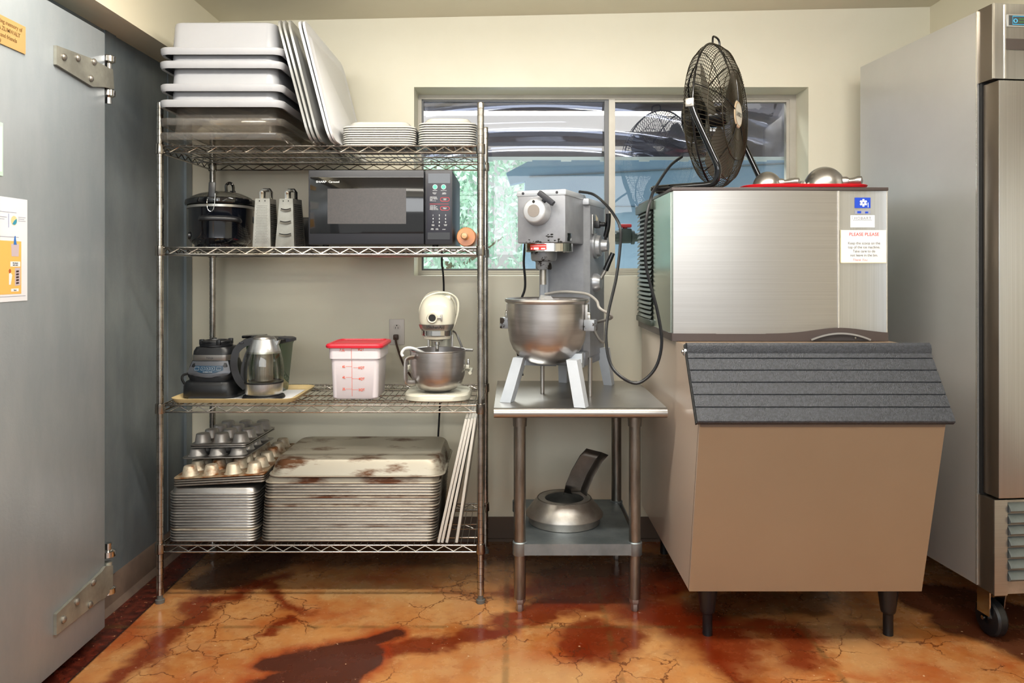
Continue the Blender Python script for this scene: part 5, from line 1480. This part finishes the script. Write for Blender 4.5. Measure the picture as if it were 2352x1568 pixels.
for k in range(3):
    a0 = R(35 + 120 * k)
    b = MB(); rows = []
    for r_, wA, pit in ((.04, .28, .5), (.09, .50, .48), (.15, .60, .42), (.21, .55, .36), (.245, .36, .32)):
        row = []
        for i in range(7):
            u = -1 + 2 * i / 6; aa = a0 + u * wA
            row.append(b.v((.01 + u * r_ * wA * pit * .62, r_ * math.cos(aa), FC + r_ * math.sin(aa))))
        rows.append(row)
    for i in range(4): b.bridge(rows[i], rows[i + 1], False)
    b.build('blade', M('dusty fan blade', (96, 92, 82), .5, .2), fn)
b = MB()
b.tube(smoothpath([(-.005, -.03, FC + FR), (-.005, -.028, FC + FR + .022), (-.004, -.018, FC + FR + .032), (.0, .018, FC + FR + .032), (.004, .028, FC + FR + .020), (.005, .03, FC + FR)], 4), .0042, 8); b.build('carry_handle', FBK, fn)
# tubular stand
zr = .0125
pts = []
yy = FR + .022
side = lambda s_: [(.0, s_ * yy, FC + .005), (.018, s_ * yy, FC - .05), (.075, s_ * yy, FC - .18), (.098, s_ * yy, FC - .235), (.098, s_ * yy * .99, zr + .035), (.085, s_ * yy * .98, zr + .008), (.055, s_ * yy * .97, zr), (-.02, s_ * yy * .95, zr), (-.14, s_ * yy * .9, zr), (-.17, s_ * yy * .8, zr)]
P_ = smoothpath(side(-1), 6) + smoothpath(list(reversed(side(1))), 6)
b = MB().tube(P_, .0122, 10); b.build('stand', M('black chromed tube', (24, 26, 30), .12, .6, coat=.5), fn)
for s_ in (-1, 1):
    MB().cyl((0, s_ * (FR - .004), FC), (0, s_ * (yy + .016), FC), .009).rbox(-.016, .016, s_ * (yy + .010) - .004, s_ * (yy + .010) + .004, FC - .016, FC + .016, .003).build('pivot_bolt', DULLST, fn)

# black power cord: fan -> loop beside the ice machine -> over the mixer -> behind the mixer
cp_ = [(1566, 360, 2.98), (1540, 380, 2.92), (1512, 420, 2.80), (1495, 455, 2.72), (1483, 520, 2.70), (1483, 600, 2.70), (1493, 650, 2.70), (1510, 715, 2.70), (1520, 780, 2.70), (1512, 830, 2.70), (1492, 862, 2.70), (1462, 880, 2.70), (1428, 866, 2.70), (1402, 835, 2.72), (1392, 780, 2.75),
       (1397, 720, 2.78), (1415, 640, 2.80), (1424, 570, 2.82), (1425, 525, 2.83), (1412, 496, 2.86), (1390, 468, 2.92), (1362, 446, 3.02), (1330, 440, 3.06)]
MB_ = MB().tube(smoothpath([(X(a, d), d, Z(c, d)) for a, c, d in cp_], 6), .0055, 8)
tag(MB_.build('fan_cord', M('black cord', (24, 26, 30), .35), None), 'long black cord looping from the fan down and up to the mixer', 'cord')
c2_ = [(1207, 548, 3.20), (1203, 600, 3.2), (1206, 640, 3.2), (1205, 665, 3.2), (1197, 690, 3.2), (1190, 740, 3.22), (1188, 800, 3.25), (1200, 862, 3.27)]
tag(MB().tube(smoothpath([(X(a, d), d, Z(c, d)) for a, c, d in c2_], 6), .005, 8).build('mixer_power_cord', BLACKR), 'black cord hanging down behind the bowl side of the large grey mixer', 'cord')

# ================================================================== TALL FRIDGE
fr_ = thing('reach_in_fridge', 'tall stainless steel reach-in fridge on castors beside the ice machine', 'fridge', (1.573, 2.6, 0), math.atan2(.0954, .9954))
FW_ = .69; fz0_, fz1_ = .171, 2.11
FSIDE = M('satin aluminium fridge side', (204, 203, 200), .36, .6, c2=(196, 195, 192), vs=1.5, bump=.01, bs=200)
MB().box(0, FW_, 0, .72, fz0_, fz1_).build('cabinet', FSIDE, fr_, smooth=False)
MB().box(-.0015, .004, -.0025, .003, fz0_, fz1_).build('corner_edge', M('bright corner', (226, 224, 218), .2, .8), fr_, smooth=False)
BRS = M('bronze tinted steel side', (112, 102, 90), .3, .7)
hb = MB().box(.004, FW_, -.073, -.001, 1.866, fz1_ + .004).build('header', [BRS, STEELV], fr_, smooth=False)
for pl_ in hb.data.polygons:
    if pl_.normal.y < -.9: pl_.material_index = 1
MB().box(.002, .008, -.0755, -.070, 1.866, fz1_ + .004).box(.042, .047, -.0757, -.070, 1.867, fz1_).build('bright_seam', M('bright corner', (226, 224, 218), .2, .8), hb, smooth=False)
ds = MB().rbox(.05, .26, -.0775, -.072, 2.037, 2.078, .002).build('display_bezel', M('display frame', (196, 196, 192), .3, .6), hb)
MB().box(.055, .255, -.0785, -.0772, 2.041, 2.074).build('display_glass', M('grey display', (72, 76, 78), .3), ds, smooth=False)
b = MB().tube([(.068, -.079, 2.044), (.2, -.079, 2.044), (.2, -.079, 2.071), (.068, -.079, 2.071)], .0012, 4, closed=True).tube([(.078 + .006 * math.cos(2 * PI * i / 16), -.0792, 2.056 + .006 * math.sin(2 * PI * i / 16)) for i in range(16)], .0014, 5, closed=True); b.build('display_icon', M('cyan print', (70, 170, 210), .4, emit=.3), ds)
MB().box(.09, .135, -.0792, -.0785, 2.060, 2.064).build('display_text', M('green print', (70, 120, 60), .4), ds, smooth=False)
MB().box(.09, .15, -.0792, -.0785, 2.051, 2.054).build('display_text', M('green print', (70, 120, 60), .4), ds, smooth=False)
MB().box(.046, FW_, -.0765, -.072, 1.962, 1.998).build('dark_band', M('brown band', (78, 70, 66), .4), hb, smooth=False)
dr = MB().rbox(.012, FW_, -.088, -.014, .487, 1.858, .004).build('fridge_door', [STEELV, BRS], fr_)
for pl_ in dr.data.polygons:
    if pl_.normal.x < -.8: pl_.material_index = 1
MB().box(.008, FW_, -.014, -.0005, .48, 1.866).build('door_gasket', BLACKR, fr_, smooth=False)
gb = MB().box(.004, FW_, -.073, -.001, .168, .478).build('grille_housing', [BRS, DULLST], fr_, smooth=False)
for pl_ in gb.data.polygons:
    if pl_.normal.y < -.9: pl_.material_index = 1
MB().box(.004, .05, -.079, -.072, .166, .480).build('grille_stile', STEEL, gb, smooth=False)
gp = None
for k in range(7):
    z = .436 - .0375 * k
    if gp is None: gp = MB().prism([(-.074, 0), (-.088, .004), (-.091, .010), (-.089, .016), (-.075, .034), (-.074, .034)], .052, FW_, 'X').build('grille_louvre', GALV, gb, (0, 0, z))
    else: c_ = gp.copy(); COL.objects.link(c_); c_.parent = gb; c_.location = (0, 0, z)
cw = None
for x, y in ((.05, -.005), (.62, -.005), (.05, .66), (.62, .66)):
    if cw is None:
        cw = MB().box(-.032, .032, -.04, .03, .158, .168).box(-.030, -.026, -.03, .03, .075, .16).prism([(-.035, .16), (.028, .16), (.022, .10), (.005, .056), (-.012, .050), (-.02, .065)], .024, .028, 'X').cyl((-.034, .0, .062), (.034, .0, .062), .007).build('castor', CHROMEP, fr_, (x, y, 0))
        wl = MB().lathe([(.02, -.019), (.044, -.020), (.056, -.018), (.0615, -.011), (.0615, .011), (.056, .018), (.044, .020), (.02, .019)], 36, (0, 0, .0625), 'X').lathe([(.0001, -.014), (.04, -.014)], 24, (0, 0, .0625), 'X').lathe([(.0001, .014), (.04, .014)], 24, (0, 0, .0625), 'X').build('wheel', BLACKP, cw)
    else:
        c_ = cw.copy(); COL.objects.link(c_); c_.location = (x, y, 0); d_ = wl.copy(); COL.objects.link(d_); d_.parent = c_

# ================================================================== COOLER DOOR ON THE LEFT
DX = -1.368
dY0, dY1 = 1.55, 2.583
pX = lambda px, xx=DX: -xx * F / (CX - px)        # depth of a pixel column on a plane x = xx
pZ = lambda px, py, xx=DX: CAMH - (py - HY) / F * pX(px, xx)
b = MB().rbox(DX - .09, DX, dY0, dY1, .035, 2.032, .004)
dr1 = tag(b.build('door_1', GALVD), 'large galvanised walk-in cooler door on strap hinges', kind='structure')
dr1['category'] = 'door'
HGM = M('cast hinge metal', (168, 166, 154), .42, .5, c2=(134, 132, 122), vs=9, bump=.08, bs=60)
def strap(nm, pts, bolts, pin):
    xx = DX + .006
    poly = [(pX(px, xx), pZ(px, py, xx)) for px, py in pts]
    h_ = MB().prism(poly, DX + .0003, DX + .010, 'X').build(nm, HGM, dr1)
    for px, py in bolts:
        y, z = pX(px, DX + .01), pZ(px, py, DX + .01)
        MB().lathe([(.011, .0), (.011, .004), (.007, .008), (.0001, .009)], 12, (DX + .010, y, z), 'X').build('bolt', DULLST, h_)
    return h_
h1 = strap('strap_hinge', [(127, 104), (205, 133), (240, 152), (257, 160), (260, 205), (238, 200), (210, 199), (127, 148)], [(146, 131), (178, 133), (215, 142), (208, 180)], None)
h2 = strap('strap_hinge', [(127, 1410), (232, 1312), (240, 1300), (257, 1298), (257, 1350), (240, 1372), (225, 1380), (127, 1458)], [(145, 1422), (176, 1381), (206, 1388), (213, 1337)], None)
def knuckle(py, h_, flip):
    y = 2.61; x = -1.372; z = CAMH - (py - HY) / F * y
    MB().lathe([(.0001, .013), (.018, .013), (.0225, .010), (.0225, -.008), (.014, -.012), (.011, -.014), (.011, -.035), (.0001, -.036)] if not flip else [(.0001, -.013), (.018, -.013), (.0225, -.01), (.0225, .008), (.014, .012), (.011, .014), (.011, .035), (.0001, .036)], 20, (x, y, z), 'Z').build('hinge_pin', CHROMEP, h_)
knuckle(137, h1, False); knuckle(215, h1, False); knuckle(1270, h2, True); knuckle(1355, h2, True)
for h_, (za_, zb_) in ((h1, (205, 165)), (h2, (1345, 1290))):
    y = 2.605; MB().cyl((-1.372, y, CAMH - (za_ - HY) / F * y), (-1.372, y, CAMH - (zb_ - HY) / F * y), .014).build('hinge_barrel', HGM, h_)

# plaque and posters on the door
def doorpanel(name, label, cat, y0, y1, z0, z1, m, th=.0015):
    t_ = thing(name, label, cat, (DX + .0005, (y0 + y1) / 2, (z0 + z1) / 2))
    MB().box(0, th, -(y1 - y0) / 2, (y1 - y0) / 2, -(z1 - z0) / 2, (z1 - z0) / 2).build('sheet', m, t_, smooth=False)
    return t_
yr = pX(56)
zpt, zpb = pZ(56, 62), pZ(56, 125)
pq = doorpanel('brass_plaque', 'small brass memorial plaque high on the cooler door', 'plaque', yr - .205, yr, zpb, zpt, M('brass plaque', (214, 176, 114), .35, .45), .003)
PQI = M('engraved brown', (132, 98, 54), .6)
for k, (s_, yy_) in enumerate((('In loving memory of', -.022), ('VERA ZUMWALT', -.030), ('family and friends', -.044), ('1999', -.11))):
    text(s_, .0155, PQI, pq, (.0034, .1025 + yy_ + .006, .019 - .0185 * k), (R(90), 0, R(90)), align='RIGHT', bold=.012)
y1_ = pX(61.5); zt_p, zb_p = pZ(61.5, 459), pZ(58, 690)
hgt = zt_p - zb_p; wid = .216
ps = doorpanel('safety_poster', 'white instruction poster with orange panel taped on the cooler door', 'poster', y1_ - wid, y1_, zb_p, zt_p, M('poster paper', (238, 238, 244), .35, coat=.3), .001)
ORG = M('poster orange', (246, 192, 104), .45)
W2, H2 = wid / 2, hgt / 2
def rect(nm, m, y0, y1, z0, z1, par=ps, x=.0013): return MB().quad((x, y0, z0), (x, y1, z0), (x, y1, z1), (x, y0, z1)).build(nm, m, par, smooth=False)
op = rect('orange_panel', ORG, -W2 + .01, W2 - .027, -H2 + .02, H2 - .118)
BLU = M('poster blue', (60, 120, 200), .5); LIL = M('poster lilac', (206, 188, 194), .5); DKI = M('poster dark', (60, 40, 40), .5); LGI = M('poster line', (150, 150, 170), .6)
yc = W2 - .054
b = MB().loft([(.0, .0, 0, .0)] * 0 or [(.03, .001, 0, .0005), (.034, .001, .04, .0005)], cap0=True); b.bm.free()
MB().poly([(.0016, yc - .015, .018), (.0016, yc + .015, .018), (.0016, yc + .017, .052), (.0016, yc - .017, .052)]).build('jug_drawing', LIL, op, (0, 0, H2 - .178), smooth=False)
MB().poly([(.0018, yc - .007, .050), (.0018, yc + .007, .050), (.0018, yc + .003, .066), (.0018, yc + .002, .074), (.0018, yc - .002, .074), (.0018, yc - .004, .066)]).build('pump_drawing', BLU, op, (0, 0, H2 - .178), smooth=False)
rect('caption_box', PAPER, yc - .02, yc + .022, H2 - .188, H2 - .174, op, .0016); rect('caption_box', PAPER, yc - .017, yc + .015, -H2 + .027, -H2 + .035, op, .0016)
text('Mix bleach\nwith water', .0052, INK, op, (.0018, yc + .001, H2 - .180), (R(90), 0, R(90)), align='CENTER'); text('Store', .0052, INK, op, (.0018, yc, -H2 + .029), (R(90), 0, R(90)), align='CENTER')
MB().poly([(.0016, yc - .001, .0), (.0016, yc + .022, .002), (.0016, yc + .022, .05), (.0016, yc - .001, .05)]).build('shelf_drawing', LIL, op, (0, 0, -H2 + .042), smooth=False)
b = MB()
for k in range(5): b.quad((.0018, yc + .004, .005 + .008 * k), (.0018, yc + .016, .006 + .008 * k), (.0018, yc + .016, .011 + .008 * k), (.0018, yc + .004, .010 + .008 * k))
b.build('shelf_rungs', DKI, op, (0, 0, -H2 + .042), smooth=False)
MB().poly([(.0016, yc - .026, .004), (.0016, yc - .018, .004), (.0016, yc - .012, .03), (.0016, yc - .018, .036), (.0016, yc - .026, .034)]).build('figure_drawing', PAPER, op, (0, 0, -H2 + .042), smooth=False)
MB().poly([(.0017, yc - .022 + .005 * math.cos(a), .041 + .006 * math.sin(a)) for a in [i * PI / 5 for i in range(10)]]).build('head_drawing', M('drawing brown', (190, 96, 50), .5), op, (0, 0, -H2 + .042), smooth=False)
b = MB()
b.poly([(.0014, W2 - .058 + .013 * math.cos(a), H2 - .062 + .013 * math.sin(a)) for a in [i * PI / 10 for i in range(20)]]); b.build('dial_drawing', M('dial cream', (232, 214, 160), .5), ps, smooth=False)
MB().poly([(.0016, W2 - .058, H2 - .062)] + [(.0016, W2 - .058 + .0115 * math.cos(R(a)), H2 - .062 + .0115 * math.sin(R(a))) for a in range(-130, 31, 16)]).build('dial_sector', M('dial teal', (60, 150, 180), .5), ps, smooth=False)
rect('blue_bar', M('bar blue', (130, 140, 200), .5), W2 - .0815, W2 - .0795, H2 - .082, H2 - .044)
b = MB()
for y0, y1, z in ((-.04, .06, .041), (.068, .1, .052), (.068, .094, .057), (.068, .1, .062), (-.1, .07, .108), (-.1, .02, .055), (-.1, .01, .061), (-.1, .1, hgt - .013)):
    b.quad((.0013, y0, H2 - z), (.0013, min(y1, W2 - .008), H2 - z), (.0013, min(y1, W2 - .008), H2 - z + .0014), (.0013, y0, H2 - z + .0014))
b.build('text_lines', LGI, ps, smooth=False)
yg = pX(5.5); gp_ = doorpanel('green_notice', 'pale green edged notice at the near edge of the cooler door', 'notice', yg - .2, yg, pZ(4, 404), pZ(4, 282), M('pale green laminate', (196, 222, 208), .3), .0012)
MB().box(.0011, .0016, -.1, .095, -.06, .06).build('white_page', PAPER, gp_, smooth=False)
